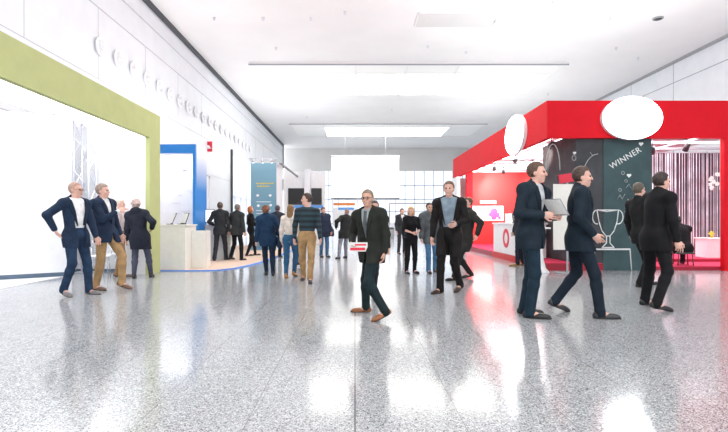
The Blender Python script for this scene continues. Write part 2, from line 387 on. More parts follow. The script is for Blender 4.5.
    def add(name, gr, m):
        me = gr.mesh(name)
        if me is None: return None
        o = bpy.data.objects.new(name, me); COL.objects.link(o); o.parent = T; me.materials.append(m); return o
    add('body', g, cmat('skin', skin))
    # face details
    if d < 12:
        bm = B()
        for sg in (-1, 1): bmesh.ops.create_icosphere(bm, subdivisions=2, radius=.0115 * hs, matrix=Matrix.Translation(hp(sg * .032, .083, .004)))
        obj('eyes', bm, 'eye', T, True)
        bm = B(); cyl(bm, hp(-.024, .092, -.066), hp(.024, .092, -.066), .0035 * hs, seg=8); obj('mouth', bm, 'lips', T, True)
        if glasses:
            bm = B()
            for sg in (-1, 1):
                c = [hp(sg * .034 + .026 * math.cos(q), .104, .002 + .019 * math.sin(q)) for q in np.linspace(0, 2 * math.pi, 13)]
                tube(bm, [tuple(x) for x in c], .0028 * hs, 6); tube(bm, [tuple(hp(sg * .060, .104, .006)), tuple(hp(sg * .082, .01, .008))], .0025 * hs, 6)
            tube(bm, [tuple(hp(-.01, .106, .004)), tuple(hp(.01, .106, .004))], .0025 * hs, 6); obj('glasses', bm, 'black', T, True)
    # hair
    if hair:
        gh = Grid(Hc - .30 * hs, Hc + .2 * hs, vox)
        o = .013 if hair != 'cropped' else .006
        gh.prim(('ell', hp(0, -.014, .030), Rh, hS(.075 + o, .095 + o, .095 + o)), .01)
        if hair == 'curly':
            rr = random.Random(5)
            for q in range(26):
                th = rr.uniform(0, 2 * math.pi); ph = rr.uniform(-.2, 1.2); gh.prim(('ell', hp(.082 * math.cos(th) * math.cos(ph), -.014 + .10 * math.sin(th) * math.cos(ph), .03 + .10 * math.sin(ph)), Rh, hS(.03, .03, .03)), .01)
        x, y, z = gh.xyz(); X = [x - Hc[0], y - Hc[1], z - Hc[2]]
        ly = (Rh[0, 1] * X[0] + Rh[1, 1] * X[1] + Rh[2, 1] * X[2]) / hs; lz = (Rh[0, 2] * X[0] + Rh[1, 2] * X[1] + Rh[2, 2] * X[2]) / hs
        back = -.055 if hair in ('short', 'cropped', 'curly') else -.10
        e1 = np.maximum(ly - .012 - np.clip((.02 - lz) * -.3, -.02, .02), back - lz)           # behind the ears
        e2 = np.maximum(.074 - lz + np.clip(.30 * (ly - .05), -.045, .02), ly - .098)                  # over the brow
        gh.cut(np.minimum(e1, e2) * hs)
        if hair == 'long':
            gh.prim(('ell', hp(0, -.070, -.09), Rh, hS(.082, .045, .14)), .03); gh.prim(('ell', hp(0, -.085, -.19), Rh, hS(.065, .035, .10)), .03)
        if hair == 'bob':
            gh.prim(('ell', hp(0, -.045, -.055), Rh, hS(.088, .070, .085)), .03)
            for sg in (-1, 1): gh.prim(('ell', hp(sg * .078, .005, -.04), Rh, hS(.018, .04, .075)), .02)
        if hair == 'bun': gh.prim(('ell', hp(0, -.115, .07), Rh, hS(.045, .045, .045)), .01)
        add('hair', gh, cmat('hair', hc))
    # trousers
    gt = Grid((lo[0], lo[1], .02), (hi[0], hi[1], hipc[2] + .30), vox * 1.2)
    gt.prim(('ell', sp(.02), Rt, S(.162 * fx * fat, .122 * fat, .135) + .006), .03); gt.prim(('ell', sp(.16), Rt, S(.142 * fat, .106 * fat, .10) + .004), .03)
    for i in range(2):
        for p in leg(i, .010, 1.25 if not female else .95, 1.0): gt.prim(p, .03)
        an = ank[i]; gt.prim(('cone', an, an + (an - knees[i]) / l2 * .035 * s, .055 * s if not female else .042 * s, .056 * s if not female else .042 * s), .02)
    add('trousers', gt, cmat('cloth', tc))
    # shoes
    for i in range(2):
        fu, ff, fup = foot_f[i]; A = ank[i] - fup * .085 * s
        gs = Grid(A - .27 * s, A + .32 * s, vox)
        Rf = rotm(fu, ff, fup)
        gs.prim(('ell', A + ff * .12 * s + fup * .022 * s, Rf, S(.046, .105, .042)), .02); gs.prim(('ell', A - ff * .025 * s + fup * .035 * s, Rf, S(.040, .058, .055)), .03)
        gs.prim(('cone', A + fup * .05 * s, A + fup * .095 * s - ff * .01 * s, .040 * s, .042 * s), .02)
        x, y, z = gs.xyz(); hgt = (x - A[0]) * fup[0] + (y - A[1]) * fup[1] + (z - A[2]) * fup[2]
        gs.cut(.006 - hgt); so = add('shoe', gs, cmat('shoe', shoec))
        bm = B(); n = 20; pts = []
        for q in range(n):
            th = 2 * math.pi * q / n; yy = .092 * s + math.sin(th) * .138 * s; ww = (.040 + .006 * math.sin(th)) * s * math.cos(th); pts.append(A + ff * yy + fu * ww)
        prism(bm, [tuple(p) for p in pts], tuple(fup * .016 * s)); so2 = obj('sole', bm, cmat('rubber', (.03, .025, .02)), so)
    # tops
    def tlocal(gr):
        x, y, z = gr.xyz(); c = hipc
        return tuple(Rt[0, i] * (x - c[0]) + Rt[1, i] * (y - c[1]) + Rt[2, i] * (z - c[2]) for i in range(3))
    nl = np.linalg.norm(neck - hipc)
    glo = np.array((lo[0], lo[1], hipc[2] - .35 * s)); ghi = np.array((hi[0], hi[1], Hc[2]))
    jac = top in ('suit', 'coat', 'open')
    sho = .012 if jac else .014
    if top != 'coat':
        g2 = Grid(glo, ghi, vox * 1.1)
        for p in torso(sho): g2.prim(p, .04)
        ends = {'long': 1.0, 'short': .42, 'none': .2}[sleeves if not jac else 'long']
        for i in range(2):
            for p in arm(i, .008 if jac else .014, ends, 1.0): g2.prim(p, .02)
        g2.prim(('cone', sp(1.0) - wv * .01, sp(1.09) + v * .004, .066 * s, .060 * s), .012)
        lx, ly, lz = tlocal(g2); g2.cut((-.02 * s if jac else -.06 * s) - lz); g2.cut(lz - nl * 1.07 - np.where(ly > 0, -.25 * ly, 0))
        add('shirt' if jac or sleeves == 'long' and top == 'shirt' else {'sweater': 'sweater', 'tee': 'top', 'shirt': 'shirt'}.get(top, 'top'), g2, sc if not isinstance(sc, tuple) else cmat('cloth', sc))
    if tie:
        g2 = Grid(glo, ghi, vox)
        for p in torso(.022): g2.prim(p, .04)
        lx, ly, lz = tlocal(g2); wz = np.clip(.038 - (lz / nl - .2) * .022, .016, .04) * s
        g2.cut(np.maximum(np.abs(lx) - wz, -ly)); g2.cut(np.maximum(.16 * nl - lz, lz - nl * 1.0)); add('tie', g2, cmat('cloth', tie))
    if jac:
        o = .030 if top != 'coat' else .045
        g2 = Grid(glo - np.array((0, 0, max(0, .62 - hem) * s)), ghi, vox * 1.1)
        for p in torso(o): g2.prim(p, .05)
        for i in range(2):
            for p in arm(i, .017 if top != 'coat' else .026, .97): g2.prim(p, .025)
            th = hips[i] + (knees[i] - hips[i]) * (.5 if hem > .7 else .75); g2.prim(('cone', hips[i], th, .105 * s * fat + .012, .09 * s + .012), .05)
        g2.prim(('ell', hipc - np.array((0, 0, .06 * s)), Rt, S(.172 * fx * fat, .130 * fat, .26) + .022), .05)
        g2.prim(('cone', sp(1.0) - v * .015, sp(1.06) - v * .02, .070 * s, .066 * s), .015)
        lx, ly, lz = tlocal(g2); tz = lz / nl
        x, y, z = g2.xyz(); g2.cut((hem * s * (hipc[2] / (.935 * s)) if seat is None else hipc[2] - .14) - z)
        if top in ('suit', 'open'):
            bz = .26 if top == 'suit' else -.5
            wz = np.where(tz > bz, (tz - bz) / (1.0 - bz) * .075 * s, 0) + (openw * s if top == 'open' else 0)
            wz2 = np.where(tz < .05, np.clip((.05 - tz) * .16, 0, .05) * s, 0) if top == 'suit' else 0
            w_ = np.maximum(wz, wz2); cutd = np.minimum(w_ - np.abs(lx), ly + .0)
            g2.cut(np.where(w_ > .001, cutd, -9))
            # hollow towards the shirt so that the opening shows it
        if top == 'coat': g2.cut(np.minimum(np.minimum(.02 * s - np.abs(lx), ly), (tz - .93) * nl))
        if hood: g2.prim(('ell', sp(1.06) - v * .085 * s, Rt, S(.115, .065, .085)), .03)
        add('coat' if top == 'coat' else 'jacket', g2, cmat('cloth', jc))
        if top in ('suit', 'open') and d < 13:
            g3 = Grid(glo, ghi, vox)
            for p in torso(o + .009): g3.prim(p, .05)
            lx, ly, lz = tlocal(g3); tz = lz / nl; bz = .26
            ed = np.clip((tz - bz) / (1.0 - bz), 0, 1) * .075 * s + (openw * s if top == 'open' else 0)
            lw = np.clip((tz - bz) * .13, 0, .06) * s * np.where(tz > .86, np.clip((1.0 - tz) / .14, 0, 1), 1)
            g3.cut(np.maximum(np.maximum(ed - np.abs(lx), np.abs(lx) - ed - lw), -ly)); g3.cut(np.maximum((bz - tz) * nl, (tz - 1.0) * nl)); add('lapels', g3, cmat('cloth', tuple(c * .8 for c in jc)))
    def wp(p): return Vector(tuple(root)) + Vector(tuple(rz2(np.array(p), -a)))
    return dict(T=T, wrists=[wp(w) for w in wrists], hands=[wp(wrists[i] + hdirs[i] * .08 * s) for i in range(2)], hip=wp(hipc), sh=[wp(x) for x in shs], a=a, s=s, back=wp(sp(.6) - v * .16), fwd=Vector(tuple(rz2(v, -a))), u=Vector(tuple(rz2(u, -a))))

# ================================================================== THE HALL
XW, XE, Y0, Y1, ZC = -8.47, 18.0, -8.0, 60.0, 10.22
struct('floor', box(B(), XW, XE, Y0, Y1, -.1, 0), 'granite')
bm = B(); box(bm, XW - .3, XE + .3, Y0, 36, ZC, ZC + .3); box(bm, XW - .3, XE + .3, 36.06, 52, ZC, ZC + .3); box(bm, XW - .3, XE + .3, 52.06, Y1 + .3, ZC, ZC + .3); box(bm, XW, XE, 35.9, 52.2, ZC + .25, ZC + .3)
struct('ceiling', bm, 'ceil')
# left wall: solid up to the dark mullion, an opening with a bright window beyond it
bm = B(); box(bm, XW - .3, XW, Y0, 33.3, 0, ZC); box(bm, XW - .3, XW, 33.3, 57, 5.9, ZC); box(bm, XW - .3, XW, 42, 57, 0, 5.9); struct('wall_left', bm, 'wallwhite')
bm = B(); box(bm, XW - .25, XW - .2, 33.3, 42, 0, 5.9); struct('window_1', bm, 'window')
bm = B()
for y in (34.8, 36.6, 38.4, 40.2): box(bm, XW - .2, XW - .08, y - .05, y + .05, 0, 5.9)
box(bm, XW - .2, XW - .08, 33.5, 42, 2.9, 3.0); struct('trim_1', bm, 'alu')
bm = B(); box(bm, XW, XW + .12, Y0, 57, ZC - .22, ZC); box(bm, XW - .02, XW + .1, 56.9, 57.1, 7.4, ZC); struct('trim_2', bm, 'dark')
bm = B()
for z in (9.25, 8.25): box(bm, XW, XW + .012, Y0, 57, z, z + .035)
for y in np.arange(-2, 57, 3.6): box(bm, XW, XW + .008, y, y + .012, 5.9, 8.25)
for z in (5.9, 3.9, 1.9): box(bm, XW, XW + .008, Y0, 33.2, z, z + .02)
struct('trim_3', bm, 'seam')
struct('trim_4', box(B(), XW, XW + .12, 33.0, 33.25, 0, 6.1), 'dark')
bm = B(); box(bm, XE, XE + .3, Y0, Y1, 0, ZC); struct('wall_right', bm, 'wallwhite')
bm = B(); box(bm, XE - .1, XE, Y0, Y1, ZC - .14, ZC)
box(bm, XE - .012, XE, Y0, Y1, 9.0, 9.04)
for y in np.arange(-2, 60, 4.2): box(bm, XE - .008, XE, y, y + .03, 0, ZC)
struct('trim_5', bm, 'grey')
bm = B(); box(bm, XW - .3, XE + .3, Y1, Y1 + .3, 7.4, ZC); box(bm, XW - .3, -5.6, Y1, Y1 + .3, 0, 7.4); struct('wall_far', bm, 'stone')
struct('window_2', box(B(), -5.6, XE, Y1 + .12, Y1 + .18, 0, 7.4), 'window')
bm = B()
for x in np.arange(-5.6, 18, 1.18): box(bm, x - .04, x + .04, Y1 - .02, Y1 + .1, 0, 7.4)
for z in (.9, 2.4, 3.9, 5.6): box(bm, -5.6, XE, Y1 - .02, Y1 + .1, z - .05, z + .05)
struct('trim_6', bm, 'seam')
# ceiling light banks
def light_bank(yf, label):
    t = thing('ceiling_light', label, 'ceiling light', (3.05, yf, ZC), 0, 'luminous ceiling banks')
    w = 3.0; x0 = -3 * w; dp = 6.6
    bm = B(); box(bm, x0 - .08, -x0 + .08, -.10, -.0, -.16, 0)
    for i in range(7): box(bm, x0 + i * w - .05, x0 + i * w + .05, 0, dp, -.08, 0)
    box(bm, x0 - .08, -x0 + .08, dp, dp + .1, -.10, 0); box(bm, x0, -x0, 1.85, 1.93, -.07, 0)
    obj('frame', bm, 'ceil', t)
    bm = B(); box(bm, x0 - .09, -x0 + .09, -.12, -.10, -.17, -.09); obj('edge_strip', bm, 'grey', t)
    for i in range(6):
        for k, (a, b) in enumerate(((.0, 1.85), (1.93, dp))):
            bm = B(); box(bm, x0 + i * w + .05, x0 + (i + 1) * w - .05, a, b, -.05, -.01)
            obj('diffuser', bm, 'lamp' if 0 < i < 5 and k else 'lampdim', t)
for yf, lb in ((-6.2, 'luminous white panel bank in the ceiling behind the viewer'), (10.7, 'luminous white panel bank in the ceiling overhead, above the aisle'), (27.6, 'wide luminous ceiling panel bank, the nearer and larger one in view'), (44.5, 'wide luminous ceiling panel bank, the farther and smaller one in view')): light_bank(yf, lb)

ORD = 'first second third fourth fifth sixth seventh eighth ninth tenth eleventh twelfth thirteenth fourteenth fifteenth sixteenth seventeenth eighteenth nineteenth twentieth'.split()
def nozzle_mesh():
    bm = B(); lathe(bm, [(.30, 0), (.30, .03), (.26, .055), (.21, .06), (.20, .02)], seg=24)
    bmesh.ops.rotate(bm, verts=bm.verts, cent=(0, 0, 0), matrix=Matrix.Rotation(R(90), 3, 'Y')); return bm
nz = None
for i in range(20):
    y = 16 + 1.21 * i
    if nz is None: nz = obj('air_nozzle', nozzle_mesh(), 'white', smooth=True); bm = B(); bmesh.ops.create_uvsphere(bm, u_segments=16, v_segments=8, radius=.085); nb = obj('jet_ball', bm, 'wallwhite', nz, True); o = nz; nb.location = (.03, 0, 0)
    else:
        o = nz.copy(); COL.objects.link(o); c = nb.copy(); COL.objects.link(c); c.parent = o
    o.location = (XW + .06, y, 6.98); tag(o, f'round white air nozzle, {ORD[i]} from the near end of the row on the wall', 'air nozzle', 'air nozzles in a row on the left wall')
# sprinklers, downlights, access panel
sp0 = None
for i, (px, py) in enumerate(((214, 18), (263, 18), (276, 48), (311, 18), (297, 94), (307, 117), (428, 46), (495, 20), (510, 4), (553, 2), (609, 18), (616, 48), (638, 58), (392, 110), (548, 94), (380, 145), (345, 12), (466, 52))):
    d = F * (ZC - .02 - H) / (CY - py)
    if sp0 is None:
        bm = B(); lathe(bm, [(.07, 0), (.07, -.02), (.035, -.03), (.02, -.10), (.06, -.11), (.06, -.12)], seg=16); o = sp0 = obj('ceiling_sprinkler', bm, 'alu', smooth=True)
    else: o = sp0.copy(); COL.objects.link(o)
    o.location = (XX(px, d), d, ZC); tag(o, 'small grey sprinkler head dotted on the white ceiling', 'sprinkler', 'sprinkler heads on the ceiling')
d = F * 9 / (CY - 18); t = thing('ceiling_loudspeaker', 'flat grey oval loudspeaker set into the ceiling above the red booth', 'loudspeaker', (XX(658, d), d, ZC))
obj('rim', lathe(B(), [(.22, 0), (.22, -.04), (.17, -.06)]), 'grey', t, True); obj('grille', lathe(B(), [(.165, -.02), (.165, -.065), (.1, -.075)]), 'dark', t, True)
d0 = F * 9 / (CY - 12); d1 = F * 9 / (CY - 26)
t = thing('access_panel', 'pale rectangular access panel set flush into the near ceiling', 'access panel', (XX(460, d0), d0, ZC))
obj('panel', box(B(), -1.75, 1.75, 0, d1 - d0, -.05, 0), 'stone', t)
bm = B(); box(bm, -1.8, -1.75, -.03, d1 - d0 + .03, -.07, 0); box(bm, 1.75, 1.8, -.03, d1 - d0 + .03, -.07, 0); box(bm, -1.75, 1.75, -.03, 0, -.07, 0); obj('frame', bm, 'ceil', t)

# hanging projection screen
d = 50.0; x0, x1 = XX(331.5, d), XX(399, d); zt, zb = ZZ(156.5, d), ZZ(199, d)
t = thing('hanging_screen', 'large blank white screen hanging from the ceiling at the far end', 'screen', ((x0 + x1) / 2, d, zb)); w = (x1 - x0) / 2
obj('screen_surface', box(B(), -w, w, 0, .06, .12, zt - zb), 'screenwhite', t)
bm = B(); cyl(bm, (-w - .05, .03, .06), (w + .05, .03, .06), .09); obj('bottom_bar', bm, 'grey', t, True)
bm = B(); cyl(bm, (-w - .05, .03, zt - zb), (w + .05, .03, zt - zb), .12); obj('top_bar', bm, 'white', t, True)
bm = B()
for x in (-w * .6, w * .6): cyl(bm, (x, .03, zt - zb), (x, .03, ZC - zb), .02, seg=8)
obj('hanger', bm, 'alu', t)

# ================================================================== LEFT SIDE: green booth
XL = -4.66
t = thing('exhibition_booth', 'open white booth framed by a wide lime green portal', 'booth', (XL, 11.3, 0))
loc = lambda bm: (bmesh.ops.translate(bm, verts=bm.verts, vec=(-XL, -11.3, 0)), bm)[1]
y0, y1, yb = 1.2, 11.02, 11.6
bm = B(); prism(bm, [(XL, y0, 3.12), (XL, y1, 3.12), (XL, y1, .0), (XL, yb, 0), (XL, yb, 3.72), (XL, y0, 3.72)], (-.10, 0, 0)); obj('portal_frame', loc(bm), 'green', t)
bm = B(); box(bm, XL - .66, XL - .10, y0, y1, 3.125, 3.18); obj('lit_soffit', loc(bm), 'lit', t)
bm = B(); box(bm, XL - .66, XL - .10, y1, yb, .0, 3.12); box(bm, XL - .68, XL - .66, y0, yb, 3.125, 3.70); box(bm, XL - .66, XL - .1, y1, yb, 3.18, 3.7); obj('inner_lining', loc(bm), 'white', t)
pw = [(-9.0, 8.8), (-7.30, 10.0), (-6.28, 10.72)]
bm = B()
for (ax, ay), (bx_, by_) in zip(pw[:-1], pw[1:]): prism(bm, [(ax, ay, .1), (bx_, by_, .1), (bx_, by_, 3.5), (ax, ay, 3.5)], (-.04, .06, 0))
box(bm, -7.6, XL - .66, 11.75, 11.81, .06, 3.5); obj('partition', loc(bm), 'white', t)
bm = B()
for (ax, ay), (bx_, by_) in zip(pw[:-1], pw[1:]): prism(bm, [(ax, ay, 0), (bx_, by_, 0), (bx_, by_, .1), (ax, ay, .1)], (-.035, .055, 0))
obj('skirting', loc(bm), 'skirt', t); bm = B(); box(bm, -7.6, XL - .66, 11.75, 11.80, 0, .06); obj('skirting', loc(bm), 'skirt', t)
bm = B(); cyl(bm, (-6.26, 10.70, 0), (-6.26, 10.70, 3.5), .022, seg=10); obj('corner_post', loc(bm), 'alu', t)
bm = B(); prism(bm, [(-9, 8.8, .0), (-6.36, 8.0, .0), (-6.36, 10.62, .0), (-7.3, 9.95, 0)], (0, 0, .012)); obj('booth_floor', loc(bm), 'booth_floor', t)
bm = B(); pts = [(XL - .3, 7.6 + .09 * i, 3.72 + .13 * math.sin(i / 8 * math.pi)) for i in range(9)]; tube(bm, pts, .012, 6); pts = [(XL - .3, 8.7 + .05 * i, 3.72 + .06 * math.sin(i / 6 * math.pi)) for i in range(7)]; tube(bm, pts, .012, 6); obj('cable_loop', loc(bm), 'grey', t, True)
# truss tower in the booth
t = thing('truss_tower', 'slim aluminium lattice truss tower standing inside the white booth', 'truss', (XX(85, 11.45), 11.45, .0))
for i, (x, y) in enumerate(((-.17, -.17), (.17, -.17), (.17, .17), (-.17, .17))): bm = B(); cyl(bm, (x, y, .02), (x, y, 3.6), .022, seg=10); obj('chord', bm, 'alu', t, True)
bm = B(); box(bm, -.22, .22, -.22, .22, 0, .02); obj('base_plate', bm, 'alu', t)
bm = B(); c4 = [(-.17, -.17), (.17, -.17), (.17, .17), (-.17, .17)]
for k in range(9):
    for i in range(4):
        p, q = c4[i], c4[(i + 1) % 4]; z = .05 + k * .39
        if k % 2: p, q = q, p
        cyl(bm, (*p, z), (*q, z + .39), .010, seg=6)
obj('lattice', bm, 'alu', t)
bm = B(); cyl(bm, (0, 0, 0), (0, 0, 3.1), .012, seg=8); o = obj('cable_pole', bm, 'alu', None, True, (XX(140.5, 11.3), 11.25, .0)); tag(o, 'thin upright rod beside the green post', 'pole')
# wire chair
def wire_chair(px, d, rz, label):
    t = thing('wire_chair', label, 'chair', (XX(px, d), d, 0), R(rz), 'white wire chairs in the booth')
    for sx in (-1, 1):
        for sy in (-1, 1): bm = B(); cyl(bm, (sx * .19, sy * .19, 0), (sx * .15, sy * .15, .44), .011, seg=8); obj('leg', bm, 'chrome', t, True)
    bm = B(); bevbox(bm, -.22, .22, -.21, .21, .43, .46, .012); obj('seat', bm, 'white', t)
    bm = B()
    for i in range(7): x = -.2 + i * .4 / 6; tube(bm, [(x, .20, .45), (x, .25, .62), (x * .9, .29, .80)], .006, 6)
    tube(bm, [(-.2, .20, .45), (-.2, .25, .62), (-.18, .29, .82), (.18, .29, .82), (.2, .25, .62), (.2, .20, .45)], .010, 8); obj('backrest', bm, 'chrome', t, True)
wire_chair(100, 10.72, 20, 'white wire chair behind the man in tan trousers'); wire_chair(116, 11.4, -20, 'white wire chair behind the dark hooded coat, beside the green post')

# low platform with blue edge
pl = [(-8.3, 11.86), (-3.75, 11.86), (-3.40, 11.95), (-3.12, 12.4), (-2.92, 13.3), (-2.78, 14.5), (-2.72, 16.0), (-2.68, 19.0), (-2.68, 24), (-8.3, 24)]
bm = B(); prism(bm, [(x, y, .0) for x, y in pl], (0, 0, .02)); o = obj('raised_platform', bm, 'beige'); tag(o, 'low beige carpeted platform with a curved blue edge', 'platform')
bm = B()
for (ax, ay), (bx_, by_) in zip(pl[:-2], pl[1:-1]):
    n = nrm((by_ - ay, -(bx_ - ax), 0)); prism(bm, [(ax, ay, 0), (bx_, by_, 0), (bx_ + n[0] * .1, by_ + n[1] * .1, 0), (ax + n[0] * .1, ay + n[1] * .1, 0)], (0, 0, .022))
obj('blue_edge', bm, 'carpetblue', o)
# blue booth
XB = -4.68; PZ = .02
t = thing('exhibition_booth', 'white booth behind a bright blue portal frame and post', 'booth', (XB, 14.7, PZ)); loc = lambda bm: (bmesh.ops.translate(bm, verts=bm.verts, vec=(-XB, -14.7, -PZ)), bm)[1]
bm = B(); box(bm, -8.2, XB, 14.2, 14.32, 3.21, 3.47); box(bm, XB - .07, XB, 14.2, 14.32, PZ, 3.21); box(bm, -8.2, -8.1, 14.2, 14.32, PZ, 3.21); obj('portal_frame', loc(bm), 'blue', t)
bm = B(); box(bm, XB - .06, XB, 14.32, 15.3, PZ, 3.47); obj('printed_side_panel', loc(bm), 'printgrad', t)
bm = B(); box(bm, -8.2, XB - .06, 15.3, 15.36, PZ, 3.4); obj('back_wall', loc(bm), 'white', t)
rr = random.Random(3)
for i in range(14):
    x = rr.uniform(XX(166, 15.3), XX(191, 15.3)); z = rr.uniform(1.4, 3.0); w = rr.uniform(.05, .22); h = rr.uniform(.008, .05); obj('wall_print', loc(box(B(), x, x + w, 15.285, 15.3, z, z + h)), 'alu', t)
# counters
t = thing('reception_counter', 'cream counter with brochure stands beside the green post', 'counter', (-4.5, 12.3, PZ)); 
bm = B(); bevbox(bm, -.42, .32, -.36, .45, .0, 1.08, .006); obj('counter_body', bm, 'counter', t)
bm = B(); bevbox(bm, -.45, .35, -.39, .48, 1.08, 1.115, .006); obj('counter_top', bm, 'counter', t)
bm = B(); box(bm, .32, .70, .1, .45, .0, .95); obj('side_shelf', bm, 'counter', t)
t = thing('reception_counter', 'white counter with a screen in front of the man in the charcoal suit', 'counter', (-4.28, 15.45, PZ))
bm = B(); bevbox(bm, -.40, .40, -.3, .3, 0, 1.04, .006); obj('counter_body', bm, 'counter', t)
bm = B(); bevbox(bm, -.43, .43, -.33, .33, 1.04, 1.075, .006); obj('counter_top', bm, 'white', t)
def brochure_stand(x, y, rz, label):
    t = thing('brochure_stand', label, 'brochure stand', (x, y, 1.135), R(rz), 'brochure stands on the cream counter')
    bm = B(); box(bm, -.10, .10, -.07, .07, 0, .015); obj('base', bm, 'dark', t)
    rt = Matrix.Rotation(R(-22), 3, 'X')
    bm = B(); box(bm, -.105, .105, .03, .045, .01, .31, rt, (0, .03, .01)); obj('back_plate', bm, 'dark', t)
    bm = B(); box(bm, -.09, .09, .012, .028, .03, .29, rt, (0, .03, .01)); obj('brochure', bm, 'paper', t)
brochure_stand(-4.62, 12.1, -60, 'dark brochure stand seen edge on, nearer the green post'); brochure_stand(-4.34, 12.15, -35, 'tilted brochure stand on the aisle end of the cream counter')
t = thing('monitor', 'small white backed monitor standing on the white counter', 'monitor', (XX(210, 15.1), 15.1, 1.095), R(-10))
bm = B(); bevbox(bm, -.15, .15, -.02, .02, .08, .49, .008); obj('housing', bm, 'dark', t); bm = B(); box(bm, -.135, .135, -.026, -.02, .10, .47); obj('screen', bm, 'screenwhite', t)
bm = B(); cyl(bm, (0, 0, .01), (0, 0, .1), .015); lathe(bm, [(.09, 0), (.09, .012)]); obj('stand', bm, 'dark', t)
# red sign on the wall
d = 27.8; t = thing('wall_sign', 'small red square sign with a white emblem jutting from the upper wall', 'sign', (XX(207.5, d), d, ZZ(151.5, d)))
bm = B(); box(bm, -.25, .25, 0, .12, 0, .58); obj('sign_box', bm, 'redsign', t)
bm = B(); prism(bm, [(.17 * math.cos(q), -.012, .20 + .17 * math.sin(q)) for q in np.linspace(0, math.pi, 13)], (0, .012, 0)); box(bm, -.22, .22, -.012, 0, .16, .20); obj('emblem', bm, 'white', t)
bm = B(); cyl(bm, (0, .06, .4), (XW - XX(207.5, d), .06, .4), .03); obj('bracket', bm, 'grey', t)

# pale blue banner tower with lamps
d = 20.0; x0, x1 = XX(251, d), XX(276.5, d); z1 = ZZ(163, d)
t = thing('banner_tower', 'tall pale blue printed banner tower lit from above', 'banner', ((x0 + x1) / 2, d, PZ)); w = (x1 - x0) / 2
bm = B(); box(bm, -w, w, 0, 1.55, 0, z1 - PZ); obj('tower_body', bm, 'white', t)
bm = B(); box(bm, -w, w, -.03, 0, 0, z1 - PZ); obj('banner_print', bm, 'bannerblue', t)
rr = random.Random(11); bm = B(); bm2 = B()
for r_, (z, n) in enumerate(((2.72, 7), (2.60, 5))):
    x = -.30 + r_ * .04
    for i in range(n): wl = rr.uniform(.05, .10); box(bm, x, x + wl, -.038, -.03, z, z + .05); x += wl + .03
obj('caption_bars', bm, 'yellow', t)
for x, z in ((-.25, 2.25), (.27, 2.25), (-.22, 1.83), (.29, 1.85)): lathe_c = bmesh.ops.create_icosphere(bm2, subdivisions=1, radius=.07, matrix=Matrix.Translation((x, -.03, z)) @ Matrix.Diagonal((1, .25, .8, 1)))
for z in (1.98, 1.62, 1.5): box(bm2, -.3, .3, -.036, -.03, z, z + .02)
obj('printed_icons', bm2, 'white', t)
bm = B(); cyl(bm, (-w, -.35, z1 + .12), (w + .1, -.35, z1 + .12), .025)
for x in (-w + .05, w - .05): cyl(bm, (x, -.35, z1 + .12), (x, .1, z1 - .05), .02)
obj('lamp_rail', bm, 'alu', t)
for i in range(3):
    x = -w + .15 + i * (2 * w - .3) / 2; bm = B(); cyl(bm, (x, -.35, z1 + .12), (x, -.27, z1 - .02), .035, .07); obj('banner_lamp', bm, 'alu', t, True)
    bm = B(); cyl(bm, (x, -.268, z1 - .024), (x, -.264, z1 - .03), .06); obj('lamp_lens', bm, 'lamp', t)
bm = B(); cyl(bm, (w + .12, .1, z1 - .0), (w + .12, 8.0, z1 - .0), .05); obj('side_rail', bm, 'grey', t, True)
# black screens and white booth wall
d = 26.0; bz = ZZ(240, d)
t = thing('booth_wall', 'plain white booth wall carrying the two black screens', 'wall panel', (-2.5, d, 0))
bm = B(); box(bm, -1.35, .9, .2, .35, 0, 3.9); obj('wall_panel', bm, 'white', t)
t = thing('column', 'square white column rising behind the man in the striped sweater', 'column', (XX(307.5, d), d - .1, 0)); bm = B(); box(bm, -.16, .16, 0, .28, .0, 4.0); obj('shaft', bm, 'wallwhite', t); bm = B(); box(bm, -.2, .2, -.04, .3, 0, .12); obj('foot', bm, 'grey', t)
for (xa, xb), lb in (((287.8, 303.8), 'black switched off screen beside the banner tower'), ((311.2, 321.5), 'black switched off screen, narrower, on the far side of the white column')):
    x0, x1 = XX(xa, d), XX(xb, d); t = thing('wall_screen', lb, 'screen', ((x0 + x1) / 2, d + .1, ZZ(204.6, d)), 0, 'black screens on the white booth wall'); w = (x1 - x0) / 2; hh = ZZ(188, d) - ZZ(204.6, d)
    bm = B(); bevbox(bm, -w, w, 0, .1, 0, hh, .02); obj('bezel', bm, 'dark', t); bm = B(); box(bm, -w + .03, w - .03, -.006, 0, .03, hh - .03); obj('screen', bm, 'black', t)
for (xa, xb), lb in (((293, 304), 'narrow blue lit strip sign under the wider black screen'), ((309, 323), 'narrow blue lit strip sign under the narrower black screen')):
    x0, x1 = XX(xa, d), XX(xb, d); bm = B(); box(bm, x0, x1, d + .08, d + .19, ZZ(208, d), ZZ(205.3, d)); tag(obj('strip_sign', bm, 'bluesign'), lb, 'sign', 'blue strip signs')
# info desk with orange and blue signs under the hanging screen
d = 30.0; t = thing('sign_stand', 'white sign stand with an orange bar above a blue bar', 'sign stand', (XX(345, d), d, 0))
bm = B()
for x in (-.75, .75): cyl(bm, (x, .05, 0), (x, .05, 2.6), .035); box(bm, x - .2, x + .2, -.2, .3, 0, .02)
obj('post', bm, 'alu', t); bm = B(); box(bm, -.75, .75, 0, .08, .9, 2.05); obj('panel', bm, 'white', t)
bm = B(); box(bm, -.70, .62, -.01, .09, 2.18, 2.34); obj('orange_bar', bm, 'orange', t); bm = B(); box(bm, -.42, .55, -.012, 0, 1.90, 2.06); obj('blue_bar', bm, 'bluesign', t)
bm = B(); box(bm, -.75, .75, .03, .07, 2.56, 2.6); obj('top_rail', bm, 'dark', t)
